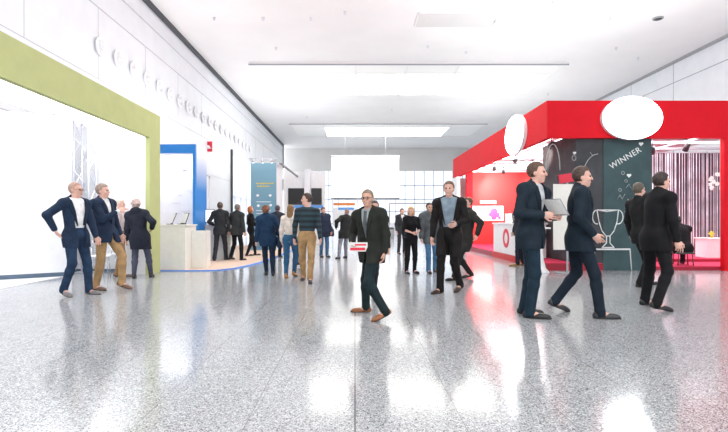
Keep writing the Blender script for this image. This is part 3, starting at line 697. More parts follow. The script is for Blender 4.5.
# litter bin far down the aisle
d = DD(238.5); t = thing('litter_bin', 'grey cylindrical litter bin standing far down the aisle', 'litter bin', (XX(391, d), d, 0))
obj('drum', lathe(B(), [(.2, 0), (.22, .05), (.22, .62), (.2, .64)]), 'grey', t, True); obj('lid', lathe(B(), [(.23, .64), (.23, .70), (.12, .78)]), 'dark', t, True)
# far reception desk and glass screen
d = 44; t = thing('reception_desk', 'long pale reception desk in front of the far windows', 'desk', (4.2, d, 0)); bm = B(); bevbox(bm, -2.6, 2.6, 0, .8, .0, 1.05, .02); obj('desk_body', bm, 'alu', t); bm = B(); bevbox(bm, -2.7, 2.7, -.08, .85, 1.05, 1.1, .02); obj('desk_top', bm, 'white', t)
t = thing('glass_turnstile', 'pale glass gate screens standing at the far end of the aisle', 'gate', (4.6, 38, 0))
for i in range(5):
    bm = B(); bevbox(bm, -1.9 + i * .9, -1.82 + i * .9, -.4, .4, 0, 1.0, .02); obj('gate_post', bm, 'alu', t)
bm = B(); cyl(bm, (-1.9, 0, 2.6), (2.0, 0, 2.6), .05)
for x in (-1.9, 1.95): cyl(bm, (x, 0, 0), (x, 0, 2.6), .05)
obj('gantry', bm, 'grey', t)

# ================================================================== RIGHT SIDE: red booth
XR, YF, YB, XE2 = 4.69, 11.84, 23.2, 9.4
ZT, ZBt = 4.16, 3.25
t = rb = thing('exhibition_booth', 'big booth with a bright red fascia, red walls and red carpet', 'booth', (XR, YF, 0)); loc = lambda bm: (bmesh.ops.translate(bm, verts=bm.verts, vec=(-XR, -YF, 0)), bm)[1]
bm = B(); box(bm, XR, XE2 + 3, YF, YF + .14, ZBt, ZT); box(bm, XR, XR + .14, YF + .14, YB, ZBt, ZT); obj('fascia', loc(bm), 'red', t)
bm = B(); box(bm, XR + .14, XE2 + 3, YF + .14, YB, 3.98, 4.02); obj('ceiling_panel', loc(bm), 'white', t)
bm = B()
for y in np.arange(YF + .8, YB - .3, 1.15): box(bm, XR + .14, XE2 + 3, y, y + .07, 3.42, 3.49)
for x in (5.6, 6.9, 8.2, 9.5): box(bm, x, x + .05, YF + .14, YB, 3.49, 3.54)
obj('ceiling_grid', loc(bm), 'alu', t)
bm = B(); box(bm, XR + .35, 12.4, 21.9, 22.0, .1, 3.42); obj('back_wall', loc(bm), 'redwall', t)
bm = B(); box(bm, XR + .30, XR + .55, 21.6, 21.9, 0.1, 3.42); obj('corner_post', loc(bm), 'red', t)
bm = B(); box(bm, XR - .02, XR + .12, 22.2, YB, 0, ZBt); box(bm, XR + .12, 12.4, YB - .1, YB, 0, ZBt); obj('end_panel', loc(bm), 'white', t)
bm = B(); box(bm, XR + .06, 6.12, YF + .12, 13.3, .0, .17); box(bm, XR + .06, 12.4, 13.3, YB - .2, 0, .17); box(bm, 7.33, 12.4, YF + .12, 13.3, 0, .09); obj('plinth', loc(bm), 'darkred', t)
bm = B(); box(bm, XR + .08, 6.10, YF + .14, 13.3, .17, .18); box(bm, XR + .08, 12.4, 13.3, YB - .22, .17, .18); box(bm, 7.34, 12.4, YF + .14, 13.3, .09, .10); obj('carpet', loc(bm), 'redfloor', t)
xp = XX(724.5, YF); bm = B(); box(bm, xp, xp + .14, YF, YF + .14, 0, ZBt); obj('front_post', loc(bm), 'red', t)
# oval signs
def oval(name, c, ra, rb_, axis, label):
    t = thing(name, label, 'sign', c, 0, 'lit oval signs on the red fascia')
    def ell(f0, f1, k): # front extents
        bm = B(); n = 40; pts = []
        for i in range(n):
            q = 2 * math.pi * i / n
            pts.append((ra * k * math.cos(q), f0, rb_ * k * math.sin(q)) if axis == 'y' else (f0, ra * k * math.cos(q), rb_ * k * math.sin(q)))
        return prism(bm, pts, (0, f1 - f0, 0) if axis == 'y' else (f1 - f0, 0, 0))
    obj('rim', ell(-.10, 0, 1.0), 'white', t); obj('lit_face', ell(-.12, -.10, .985), 'sign', t)
oval('oval_sign', (XX(632.5, YF - .1), YF, ZZ(117.8, YF - .1)), .735, .525, 'y', 'wide lit blank white oval sign on the front of the red fascia')
oval('oval_sign', (XR, 14.0, ZZ(134.5, 13.9)), .80, .56, 'x', 'lit blank white oval sign on the aisle side of the red fascia')
# blackboard partition: side wing, front, winner panel
t = thing('blackboard_wall', 'charcoal blackboard wall with chalk drawings and a darker teal end panel', 'wall panel', (XX(575, 12.1), 12.1, 0)); ox, oy = t.location.x, t.location.y
loc = lambda bm: (bmesh.ops.translate(bm, verts=bm.verts, vec=(-ox, -oy, 0)), bm)[1]
xa, xm, xb = 5.46, XX(606.3, YF), XX(655, YF)
bm = B(); box(bm, xa, xm, YF + .16, YF + .24, .17, 3.38); box(bm, xa, xa + .08, YF + .24, 14.1, .17, 3.38); obj('charcoal_panel', loc(bm), 'board', t)['label'] = 'charcoal grey panel'
bm = B(); box(bm, xm, xb, YF + .14, YF + .24, .0, 3.38); obj('teal_panel', loc(bm), 'teal', t)['label'] = 'dark teal panel'
YP = YF + .13
def pxp(px, py, d=YP): return (XX(px, d), d, ZZ(py, d))
def chalk(name, strokes, r=.012, m='chalk'):
    bm = B()
    for s_ in strokes: tube(bm, [pxp(*p) for p in s_], r, 6)
    return obj(name, loc(bm), m, t, True)
arc = lambda cx, cy, rx, ry, a0, a1, n=10: [(cx + rx * math.cos(R(a0 + (a1 - a0) * i / n)), cy - ry * math.sin(R(a0 + (a1 - a0) * i / n))) for i in range(n + 1)]
chalk('chalk_trophy', [[(597, 210), (599, 222), (602, 231), (606, 236), (610, 236), (614, 231), (617, 222), (618.5, 210), (597, 210)], [(597, 210), (607, 211.5), (618.5, 210)],
      arc(618, 217, 5, 7, 80, -100), arc(597, 217, -4.5, 7, 80, -100), [(606.5, 236), (606.5, 243), (602, 247.5), (614, 247.5), (610, 243), (610, 236)]], .013)
chalk('chalk_podium', [[(594.5, 267), (594.5, 249), (630, 249), (631.5, 270)], [(594.5, 249.6), (630, 249.6)]], .014)
chalk('chalk_rays', [[(625, 212), (629, 210)], [(625.5, 218), (630, 218)], [(625, 224), (629, 226)], [(589, 212), (586, 210)], [(588.5, 218), (585, 218)], [(589, 224), (586, 226)]], .013)
# lettering and little hearts
def letters(txt, px, py, size, ang, m='chalk', d=YP):
    cu = bpy.data.curves.new('letters', 'FONT'); cu.body = txt; cu.size = size; cu.extrude = .004; cu.space_character = 1.12; cu.offset = 0
    tmp = bpy.data.objects.new('tmp', cu); COL.objects.link(tmp); bpy.context.view_layer.update()
    me = bpy.data.meshes.new_from_object(tmp.evaluated_get(bpy.context.evaluated_depsgraph_get())); bpy.data.objects.remove(tmp)
    o = bpy.data.objects.new('lettering', me); COL.objects.link(o); me.materials.clear(); me.materials.append(M[m])
    me.transform(Matrix.Rotation(R(90), 4, 'X')); me.transform(Matrix.Rotation(-R(ang), 4, 'Y')); p = pxp(px, py, d); o.location = p; return o
o = letters('WINNER', 611.5, 169.5, .205, 31); o.name = 'chalk_lettering'; o.parent = t; o.location = Vector(o.location) - Vector((ox, oy, 0))
def heart(bm, px, py, r):
    x, y, z = pxp(px, py); pts = []
    for i in range(20):
        q = 2 * math.pi * i / 20; pts.append((x + r * .062 * 16 * math.sin(q) ** 3, y - .006, z + r * .062 * (13 * math.cos(q) - 5 * math.cos(2 * q) - 2 * math.cos(3 * q) - math.cos(4 * q))))
    prism(bm, pts, (0, .012, 0))
bm = B()
for px, py, r in ((641, 144, .055), (629, 175.5, .055), (574.5, 153, .04)): heart(bm, px, py, r)
obj('chalk_hearts', loc(bm), 'chalk', t)
chalk('chalk_scribbles', [arc(623, 173, 1.6, 1.6, 0, 360), arc(626, 181, 1.4, 1.4, 0, 360), arc(634, 189, 2, 2, 0, 360), [(617, 200), (620, 195), (622, 199), (625, 194)], [(627, 203), (628, 199), (631, 202), (633, 198)], [(626, 188), (629, 184), (631, 188)], arc(574, 158, 2, 2.6, 0, 360), [(590, 152), (593, 156)], arc(620, 190, 1.5, 1.5, 0, 360), [(633, 206), (636, 203)]], .008, 'chalkdim')
chalk('chalk_arch', [arc(553, 170, 7, 26, 0, 180), arc(598, 182, 16, 28, 90, 190)], .012, 'chalkdim')
# leaning info board with red header
d = 11.3; t = thing('info_board', 'pale grey info board with a tilted red header sign', 'info board', (XX(568, d), d, 0))
bm = B(); w = .34; box(bm, -w, w, -.02, .02, .55, 2.08); obj('board_panel', bm, 'counter', t)
bm = B(); box(bm, -.23, .20, -.06, -.02, 2.12, 2.32, Matrix.Rotation(R(-9), 3, 'Y')); obj('header_sign', bm, 'redsign', t)
bm = B(); box(bm, -.30, .62, -.02, .01, 2.20, 2.36, Matrix.Rotation(R(-9), 3, 'Y')); obj('header_bar', bm, 'dark', t)
bm = B(); box(bm, -.02, .02, .02, .05, .0, 2.2); box(bm, -.25, .25, -.15, .2, 0, .02); obj('stand', bm, 'grey', t)
# counter with red ring emblem
t = thing('promotion_counter', 'white counter with a red ring emblem on a red plinth', 'counter', (XR + .02, 15.0, 0))
bm = B(); box(bm, .0, .72, -1.5, 1.7, 0, .17); obj('plinth', bm, 'redwall', t)
bm = B(); bevbox(bm, .06, .66, -1.38, 1.7, .17, 1.12, .01); obj('counter_body', bm, 'white', t)
bm = B(); bevbox(bm, .02, .70, -1.42, 1.74, 1.12, 1.16, .01); obj('counter_top', bm, 'white', t)
bm = B(); n = 28; ye = DD(0) if False else (4.75 * F / (505.5 - CX)) - 15.0
ro = [(.30 * math.cos(2 * math.pi * i / n), .30 * math.sin(2 * math.pi * i / n)) for i in range(n)]
for i in range(n):
    (a, b), (c, e) = ro[i], ro[(i + 1) % n]; k = .60
    prism(bm, [(.06, ye + a, .68 + b), (.06, ye + c, .68 + e), (.06, ye + c * k, .68 + e * k), (.06, ye + a * k, .68 + b * k)], (-.015, 0, 0))
obj('ring_emblem', bm, 'redsign', t)
for i, (y, nm, lb) in enumerate(((-.75, 'leaflet_stack', 'stack of white leaflets on the near end of the white counter'), (-.1, 'leaflet_holder', 'dark leaflet holder on the white counter'), (.7, 'gift_bag', 'small white gift bag with a dark side at the far end of the white counter'))):
    g = thing(nm, lb, 'leaflets' if i < 2 else 'bag', (XR + .32, 15.0 + y, 1.16), R(20 * i))
    if i == 0:
        for k in range(3): obj('leaflet', box(B(), -.14 + .02 * k, .10 + .02 * k, -.11, .11, .02 * k, .02 * k + .02), 'paper', g)
    elif i == 1:
        bm = B(); box(bm, -.16, .16, -.08, .08, 0, .03); box(bm, -.16, .16, .05, .08, .03, .30, Matrix.Rotation(R(-12), 3, 'X')); obj('holder', bm, 'dark', g); obj('leaflet', box(B(), -.13, .13, .01, .04, .03, .24, Matrix.Rotation(R(-12), 3, 'X')), 'paper', g)
    else:
        bm = B(); prism(bm, [(-.15, -.08, 0), (.15, -.08, 0), (.12, -.05, .3), (-.12, -.05, .3)], (0, .15, 0)); obj('bag_body', bm, 'paper', g); bm = B(); tube(bm, [(-.06, .0, .3), (-.05, .0, .4), (.05, .0, .4), (.06, .0, .3)], .008, 6); obj('handle', bm, 'dark', g)
# wall screen on the red wall
d = 21.8; x0, x1 = XX(471, d), XX(503.5, d); z0, z1 = ZZ(221, d), ZZ(206, d)
t = thing('wall_screen', 'lit white screen with a pink picture on the red wall', 'screen', ((x0 + x1) / 2, d, z0)); w = (x1 - x0) / 2
bm = B(); bevbox(bm, -w, w, 0, .08, 0, z1 - z0, .015); obj('bezel', bm, 'white', t); obj('screen', box(B(), -w + .03, w - .03, -.008, 0, .03, z1 - z0 - .03), 'screenwhite', t)
bm = B()
for x, z, r in ((.30, .42, .17), (.16, .30, .11), (.45, .28, .12), (.30, .18, .14), (.55, .14, .08)): bmesh.ops.create_icosphere(bm, subdivisions=2, radius=r, matrix=Matrix.Translation((x, -.012, z)) @ Matrix.Diagonal((1, .05, 1, 1)))
obj('picture', bm, 'pink', t, True)
bm = B(); box(bm, -.32, .40, -.01, .06, z1 - z0 + .10, z1 - z0 + .24); o = obj('header_plate', bm, 'white', t)
# string curtain and pedestal in the right bay
bm = B(); rr = random.Random(2)
def strand(x, y):
    w = rr.uniform(.012, .03); box(bm, x - w / 2, x + w / 2, y - .006, y + .006, .12, 3.40)
x = 7.55
while x < 12.2: strand(x, 15.2 + rr.uniform(-.02, .02)); x += rr.uniform(.045, .10)
o = obj('string_curtain', bm, mat('silver_strings', (.72, .68, .76), .45, .1, noise=.3, nscale=3)); tag(o, 'silvery grey string curtain hanging at the back of the red carpeted bay', 'curtain', None, 'stuff')
bm = B(); box(bm, 7.2, 12.4, 15.2 + .5, 15.2 + .56, .1, 3.42); o = obj('backing_wall', bm, mat('mauve_back_wall', (.13, .10, .125), .6, noise=.1)); tag(o, 'mauve grey backing wall behind the string curtain', 'wall panel')
d = 13.9; t = thing('display_pedestal', 'low white display pedestal with a yellow ornament in front of the strings', 'pedestal', (XX(716, d), d, .18)); bm = B(); bevbox(bm, -.42, .42, -.25, .25, 0, .52, .01); obj('pedestal_body', bm, 'white', t); bm = B(); bevbox(bm, -.45, .45, -.28, .28, .52, .56, .01); obj('pedestal_top', bm, 'white', t)
t2 = thing('ornament', 'small yellow ornament standing on the low white pedestal', 'ornament', (XX(711.5, d), d, .74)); obj('bowl', lathe(B(), [(.03, 0), (.05, .02), (.02, .05), (.08, .12), (.07, .13)]), 'yellow', t2, True); bm = B(); bmesh.ops.create_icosphere(bm, subdivisions=2, radius=.05, matrix=Matrix.Translation((0, 0, .14))); obj('ball', bm, 'yellow', t2, True)
# bright blossoms on the strings
t = thing('blossom_cluster', 'cluster of pale pink paper blossoms hung on the strings', 'decoration', (XX(717, 15.0), 15.0, 2.35))
for i in range(14):
    bm = B(); c = Vector((rr.uniform(-.25, .30), -.05, rr.uniform(-.3, .35)))
    for k in range(5): q = 2 * math.pi * k / 5; bmesh.ops.create_icosphere(bm, subdivisions=1, radius=.035, matrix=Matrix.Translation(c + Vector((.035 * math.cos(q), 0, .035 * math.sin(q)))) @ Matrix.Diagonal((1, .4, 1, 1)))
    obj('blossom', bm, 'paper', t, True)
bm = B(); tube(bm, [(-.25, 0, -.3), (.0, 0, 0), (.3, 0, .35)], .008, 6); obj('twig', bm, 'grey', t, True)
# pedestal table behind the walking men
d = DD(271); t = thing('bar_table', 'white pedestal table with a flared foot behind the walking men', 'table', (XX(535, d), d - .3, 0)); obj('column', lathe(B(), [(.22, 0), (.21, .02), (.14, .10), (.09, .3), (.07, .6), (.07, 1.03)]), 'white', t, True); obj('table_top', lathe(B(), [(.24, 1.03), (.25, 1.05), (.24, 1.07)]), 'white', t, True)
# ceiling spotlights
sp_first = None
def spotlight(x, y, aim, label, z=3.42):
    global sp_first
    dv = (Vector(aim) - Vector((x, y, z - .2))).normalized(); rq = dv.to_track_quat('-Z', 'Y')
    t = thing('track_spotlight', label, 'spotlight', (x, y, z), 0, 'spotlights under the red booth ceiling')
    bm = B(); cyl(bm, (0, 0, 0), (0, 0, -.16), .015, seg=8); box(bm, -.05, .05, -.03, .03, -.015, .0); obj('bracket', bm, 'dark', t)
    m3 = rq.to_matrix().to_4x4(); bm = B(); cyl(bm, (0, 0, .10), (0, 0, -.13), .055, .075, 14); bmesh.ops.transform(bm, matrix=Matrix.Translation((0, 0, -.2)) @ m3, verts=bm.verts); obj('lamp_head', bm, 'dark', t, True)
    bm = B(); cyl(bm, (0, 0, -.131), (0, 0, -.136), .06, seg=14); bmesh.ops.transform(bm, matrix=Matrix.Translation((0, 0, -.2)) @ m3, verts=bm.verts); obj('lens', bm, 'lamp', t)
    l = bpy.data.lights.new('spot_beam', 'SPOT'); l.energy = 260; l.spot_size = R(62); l.spot_blend = .7; l.color = (1, .90, .78); l.shadow_soft_size = .06
    lo = bpy.data.objects.new('spot_beam', l); COL.objects.link(lo); lo.parent = t; lo.location = Vector((0, 0, -.2)) + dv * .16; lo.rotation_euler = rq.to_euler()
SPOTS = [((5.15, 12.7), (5.3, 20, 2), 'spotlight nearest the front corner of the red fascia'), ((5.3, 16.0), (6.2, 21.9, 2.6), 'spotlight above the white counter, near end'), ((6.3, 17.2), (7.8, 21.9, 2.6), 'spotlight deeper inside above the counter'), ((5.3, 18.4), (5.6, 21.9, 2.3), 'spotlight above the far end of the counter'), ((6.0, 19.6), (6.6, 21.9, 2.4), 'spotlight closest to the red wall screen'), ((7.3, 19.6), (8.6, 21.9, 2.4), 'spotlight close to the red wall, hidden side'),
         ((7.75, 13.0), (8.0, 15.2, 1.0), 'spotlight beside the teal panel in the curtain bay'), ((8.35, 13.6), (8.9, 15.2, 1.4), 'spotlight in the middle of the curtain bay'), ((8.9, 13.0), (9.0, 15.2, .6), 'spotlight closest to the red front post'), ((8.2, 14.6), (7.9, 15.7, .8), 'spotlight hanging low before the string curtain')]
for (x, y), aim, lb in SPOTS: spotlight(x, y, aim, lb)
# ================================================================== PEOPLE
NAVY = (.014, .028, .060); INK = (.012, .016, .022); CHAR = (.030, .032, .036); JEAN = (.03, .10, .20); KHAKI = (.40, .25, .12); BLACK = (.008, .008, .010); DKOLIVE = (.018, .020, .017)
UP = lambda o, f, z, h=.6: ('at', o, f, z, h)
P = {}
P['a'] = person('balding man in an open navy jacket, white shirt and navy trousers walking at far left', [(64, 296.5), (89, 294)], (73.5, 182.5), 112, 'open', NAVY, (.80, .80, .82), (.018, .04, .085), (.20, .18, .18), 'cropped', (.45, .28, .22), glasses=True, hem=.76, openw=.045, skin=SKINP,
     arms={'R': UP(.10, -.06, -.40, 1.2), 'L': ('down', .12)}, look=-25, pitch=(0, 14))
P['b'] = person('man in navy blazer, white shirt and tan trousers, forearm raised across his chest', [(96, 290), (122, 289)], (98, 184), 105, 'suit', NAVY, (.80, .80, .82), KHAKI, (.16, .09, .06), 'short', (.30, .22, .18), skin=SKINP, hem=.80,
     arms={'R': UP(-.20, .30, -.16, .5), 'L': ('down', .1)}, pitch=(16, 0), look=-20)
P['c'] = person('person seen from behind in a dark hooded coat and grey trousers by the green post', [(134, 278.5), (151, 277.5)], (136, 200), -12, 'coat', (.018, .022, .035), (.3, .3, .3), (.06, .065, .10), BLACK, 'curly', (.50, .36, .33), female=True, hem=.66, hood=True,
     arms={'L': ('down', .05), 'R': UP(.14, .10, -.34)}, look=-25)
P['d'] = person('grey haired person in pale top and brown trousers partly hidden by the hooded coat', [(117, 276.5), (123, 277)], (119, 199), 80, 'sweater', CHAR, (.72, .62, .62), (.30, .18, .09), (.10, .06, .05), 'short', (.68, .60, .52), skin=SKINP, arms={'L': UP(.0, .25, -.2), 'R': ('down', .05)})
P['e'] = person('man seen from behind in a charcoal suit at the white counter', [(214.5, 261.5), (226, 260.5)], (220, 203), 4, 'suit', CHAR, (.7, .7, .7), (.032, .033, .037), BLACK, 'short', (.10, .06, .04), arms={'L': UP(.10, .22, -.34), 'R': ('down', .05)}, toes=(-15, 15))
P['f'] = person('man in a dark grey jacket and black trousers, legs crossing, beside the charcoal suit', [(231, 260.5), (241.5, 261)], (237.5, 205), 25, 'suit', (.04, .044, .045), (.7, .7, .7), BLACK, BLACK, 'short', (.18, .15, .13), arms={'L': UP(.08, .22, -.32), 'R': ('down', .0)}, pitch=(10, 0))
P['g'] = person('red haired woman all in black standing by the pale blue banner', [(247, 256.5), (255.5, 256)], (249.5, 207), 60, 'sweater', BLACK, BLACK, BLACK, BLACK, 'bob', (.42, .12, .03), female=True, arms={'L': UP(.04, .24, -.34), 'R': UP(.04, .24, -.34)}, skin=SKINP)
P['h'] = person('person with curly brown hair, blue jacket and dark trousers facing the banner', [(267, 275), (272.5, 276)], (265.5, 206), -15, 'coat', (.010, .032, .075), (.3, .4, .5), (.012, .02, .045), BLACK, 'curly', (.20, .07, .03), female=True, hem=.76, arms={'L': ('down', .05), 'R': UP(.12, .10, -.4)})
P['i'] = person('man in a dark grey jacket with short dark hair behind the blue jacket', [(274, 258), (279, 257.5)], (277.5, 205.5), 10, 'suit', (.03, .033, .05), (.5, .5, .5), BLACK, BLACK, 'short', (.05, .03, .05), arms={'L': ('down', .05), 'R': ('down', .05)})
P['j'] = person('woman seen from behind with long blonde hair, cream top and blue jeans', [(287, 278), (293, 277)], (290.5, 205), 8, 'sweater', CHAR, (.74, .66, .60), JEAN, (.36, .17, .05), 'long', (.24, .13, .05), female=True, arms={'L': ('down', .03), 'R': ('down', .03)}, pitch=(0, 12))
P['k'] = person('man in a dark striped sweater and khaki trousers looking aside while walking nearer', [(303.5, 279.5), (310, 283)], (307.5, 193.5), 178, 'sweater', CHAR, stripes('striped_knit', (.010, .018, .024), (.022, .050, .068), .11), KHAKI, (.045, .03, .025), 'short', (.06, .035, .025), skin=SKINP, look=88, arms={'R': ('down', -.06), 'L': ('down', .1)}, pitch=(10, 0), fat=1.08)
P['l'] = person('person in a dark blue jacket and jeans just behind the striped sweater', [(321, 257), (327, 257)], (323, 207.5), 150, 'coat', (.02, .028, .055), (.3, .3, .4), (.06, .13, .24), INK, 'short', (.04, .03, .03), arms={'L': ('down', .05), 'R': UP(.1, .1, -.4)}, hem=.72)
P['m'] = person('man in a dark jacket and pale trousers beyond the central suited man', [(339, 259), (346, 258)], (347.5, 209), -30, 'coat', (.022, .022, .022), (.4, .4, .4), (.22, .22, .26), BLACK, 'cropped', (.30, .18, .15), skin=SKINP, hem=.74, arms={'L': UP(.2, .05, -.36, 1), 'R': ('down', .05)})
P['n'] = person('man in glasses, dark olive suit and brown shoes striding across the middle of the hall', [(384, 321), (366, 312)], (363.5, 190), 262, 'suit', DKOLIVE, (.35, .38, .40), (.010, .022, .026), (.26, .09, .03), 'short', (.22, .17, .13), tie=(.10, .11, .12), glasses=True, hem=.78, look=-62, torso_turn=-50,
     arms={'R': UP(-.02, .17, -.38, .6), 'L': ('down', .0)}, pitch=(22, 0))
P['o'] = person('dark coated man following closely behind the suited man with brown shoes', [(365, 294), (374, 292)], (374.5, 201), 175, 'coat', (.022, .023, .020), (.3, .3, .3), (.02, .022, .024), BLACK, 'short', (.04, .03, .025), hem=.62, arms={'R': ('down', .05), 'L': ('down', .05)})
P['p'] = person('small distant man in a dark grey suit left of the woman in the black T-shirt', [(398.5, 254), (404, 253.5)], (402, 208.5), 160, 'suit', CHAR, (.6, .6, .6), CHAR, BLACK, 'short', (.12, .06, .04), arms={'L': ('down', .02), 'R': ('down', .04)})
P['q'] = person('blonde woman in a black T-shirt and black trousers, hands clasped before her', [(406.5, 273.5), (414.5, 273)], (411, 207), 160, 'tee', CHAR, BLACK, BLACK, BLACK, 'bob', (.58, .33, .08), female=True, sleeves='short', skin=SKINP, arms={'L': UP(-.10, .22, -.36, .8), 'R': UP(-.10, .22, -.36, .8)}, look=35, fat=1.06)
P['r'] = person('person in a grey jacket and pale blue jeans beside the blonde woman', [(428.5, 273), (435, 272)], (429, 203), 165, 'coat', (.10, .11, .12), (.4, .4, .4), (.08, .20, .36), (.03, .02, .02), 'short', (.05, .035, .03), hem=.74, arms={'R': ('down', .05), 'L': ('down', .08)})
P['s'] = person('tall man in an open long black coat over a blue grey shirt', [(444, 293.5), (456, 291)], (449, 181.5), 222, 'open', (.014, .012, .012), (.22, .28, .34), (.012, .010, .010), (.045, .022, .015), 'short', (.16, .09, .05), hem=.60, openw=.055, skin=SKINP, look=-20, torso_turn=-25,
     arms={'L': UP(-.05, .26, -.34, .7), 'R': ('down', .02)}, pitch=(14, 0))
P['t'] = person('man in a dark coat partly behind the tall man with the blue grey shirt', [(454.5, 280.5), (470, 278)], (472, 197.5), 255, 'coat', (.026, .026, .024), (.3, .3, .3), (.018, .017, .017), BLACK, 'short', (.10, .05, .03), skin=SKINP, hem=.64, arms={'R': UP(.05, .20, -.32), 'L': UP(.22, .0, -.40, 1)}, pitch=(0, 10))
P['u'] = person('man in a dark navy suit holding a folder in front of the red counter', [(530, 318), (524, 314)], (541, 160.5), 105, 'suit', (.012, .022, .034), (.50, .52, .55), (.010, .026, .044), BLACK, 'short', (.10, .055, .035), hem=.78, tall=1.97, arms={'R': UP(-.05, .21, -.28, .6), 'L': UP(-.05, .21, -.28, .6)}, torso_turn=40, look=15, skin=SKINP)
P['v'] = person('man in a dark navy suit and white shirt striding toward the trophy drawing', [(600, 318.5), (556, 312)], (583, 164), 92, 'suit', (.010, .020, .032), (.74, .74, .76), (.010, .018, .030), (.03, .032, .038), 'short', (.07, .04, .03), hem=.78, torso_turn=18, arms={'R': UP(.06, .12, -.46, .5), 'L': ('down', -.08)}, pitch=(22, 0), tall=1.93, skin=SKINP)
P['w'] = person('man in a black suit striding past the teal panel, the nearest at far right', [(657, 311.5), (645, 305)], (666, 167.5), 85, 'suit', BLACK, (.06, .06, .065), BLACK, BLACK, 'short', (.035, .022, .018), hem=.76, arms={'R': ('down', .02), 'L': ('down', .1)}, pitch=(0, 12), tall=1.90, skin=SKINP)
P['x'] = person('man in black partly hidden by the nearest black suit at far right', [(640, 287.5), (650, 285)], (635, 183), 75, 'suit', (.012, .013, .014), (.2, .2, .2), BLACK, BLACK, 'short', (.10, .08, .06), hem=.76, arms={'R': ('down', .05), 'L': ('down', .05)}, skin=SKINP)
P['z'] = person('person in dark trousers and tan shoes hidden behind the man with the folder', [(517.5, 266), (523, 265)], (520, 199), 270, 'coat', (.02, .02, .03), (.3, .3, .3), (.015, .02, .03), (.42, .24, .09), 'short', (.06, .04, .03), arms={'R': ('down', .05), 'L': ('down', .05)})
for k in 'efg': P[k]['T'].location.z = .021
# seated visitor on a stool in the curtain bay
dC = 12.3; xc = XX(683, dC)
t = thing('visitor_stool', 'low dark stool under the seated visitor in the red carpeted bay', 'stool', (xc, dC, .10), R(-15))
for sx in (-1, 1):
    for sy in (-1, 1): bm = B(); cyl(bm, (sx * .17, sy * .17, 0), (sx * .15, sy * .15, .30), .014, seg=8); obj('leg', bm, 'dark', t, True)
bm = B(); bevbox(bm, -.20, .20, -.20, .20, .29, .33, .015); obj('seat', bm, 'dark', t)
P['y'] = person('visitor in dark clothes seated at the edge of the curtain bay', [(xc - .05, dC + .44), (xc + .25, dC + .38)], None, 15, 'coat', BLACK, BLACK, INK, BLACK, 'short', (.03, .02, .02), seat=(xc, dC, .33), tall=1.78, hem=.8, fat=1.12, arms={'L': UP(-.05, .34, -.36), 'R': UP(-.05, .34, -.36)})
P['y']['T'].location.z = .10

# things held or carried
def at_hand(p, side): return p['hands'][0 if side == 'L' else 1]
h = at_hand(P['n'], 'R'); t = thing('magazine', 'folded magazine with red print held at the waist by the central suited man', 'magazine', (h.x + .07, h.y - .035, h.z - .01), R(8))
obj('cover', bevbox(B(), -.12, .12, -.012, .012, -.055, .06, .004), 'stone', t); bm = B(); box(bm, -.10, .09, -.0135, -.012, -.04, -.005); box(bm, -.04, .10, -.0135, -.012, .02, .04); obj('print', bm, 'redsign', t)
h = (at_hand(P['u'], 'R') + at_hand(P['u'], 'L')) / 2; t = thing('folder', 'pale grey folder held open by the man in the dark navy suit', 'folder', (h.x + .04, h.y - .02, h.z + .03), R(-70))
rt = Matrix.Rotation(R(35), 3, 'X'); bm = B(); box(bm, -.15, .15, -.01, .0, -.02, .22, rt, (0, 0, 0)); obj('cover', bm, 'grey', t); bm = B(); box(bm, -.14, .14, -.016, -.010, .0, .21, rt, (0, 0, 0)); obj('sheets', bm, 'paper', t)
# trolley suitcase by the striped sweater
d = DD(267.5); t = thing('trolley_suitcase', 'brown trolley suitcase with a dark base beside the striped sweater', 'suitcase', (XX(298.5, d), d + .25, 0), R(10))
bm = B(); bevbox(bm, -.16, .16, -.12, .12, .10, .62, .03, 3); obj('case_shell', bm, mat('brown_leather', (.30, .17, .11), .5, noise=.15), t, True); bm = B(); bevbox(bm, -.165, .165, -.125, .125, .05, .13, .02); obj('base', bm, 'black', t)
for sx in (-.12, .12): bm = B(); cyl(bm, (sx - .02, .08, .035), (sx + .02, .08, .035), .035, seg=14); cyl(bm, (sx - .012, .08, .03), (sx + .012, .08, .07), .014, seg=8); obj('wheel', bm, 'black', t, True)
bm = B(); tube(bm, [(-.08, .09, .62), (-.08, .09, 1.0), (.08, .09, 1.0), (.08, .09, .62)], .009, 8); obj('pull_handle', bm, 'chrome', t, True)
# shoulder bags
def shoulder_bag(p, side, label, m, w=.17, hgt=.26, drop=.55):
    i = 0 if side == 'L' else 1; sg = (-1, 1)[i]; u = p['u'] * sg; f = p['fwd']; s_ = p['sh'][i] - u * .04
    c = p['sh'][i] + u * .15 + Vector((0, 0, -drop)) - f * .06; ang = math.atan2(f.y, f.x)
    t = thing('shoulder_bag', label, 'bag', tuple(c), ang)
    bm = B(); prism(bm, [(-w, -.05, -hgt / 2), (w, -.05, -hgt / 2), (w * .85, -.05, hgt / 2), (-w * .85, -.05, hgt / 2)], (0, .10, 0)); bmesh.ops.bevel(bm, geom=bm.edges[:], offset=.018, segments=2, affect='EDGES'); obj('bag_body', bm, m, t, True)
    inv = Matrix.Rotation(-ang, 3, 'Z'); tp = inv @ (s_ + Vector((0, 0, .085)) - c); bm = B()
    tube(bm, [(-w * .8, 0, hgt / 2 - .02), (tp.x - .03, tp.y + sg * .02, tp.z - .05), tuple(tp), (tp.x + .04, tp.y + sg * .02, tp.z - .05), (w * .8, 0, hgt / 2 - .02)], .013, 8); obj('strap', bm, m, t, True)
shoulder_bag(P['h'], 'R', 'dark blue shoulder bag on the person in the blue jacket', cmat('cloth', (.02, .035, .07)))
shoulder_bag(P['r'], 'L', 'dark shoulder bag with strap on the person in pale blue jeans', cmat('cloth', (.04, .042, .045)))
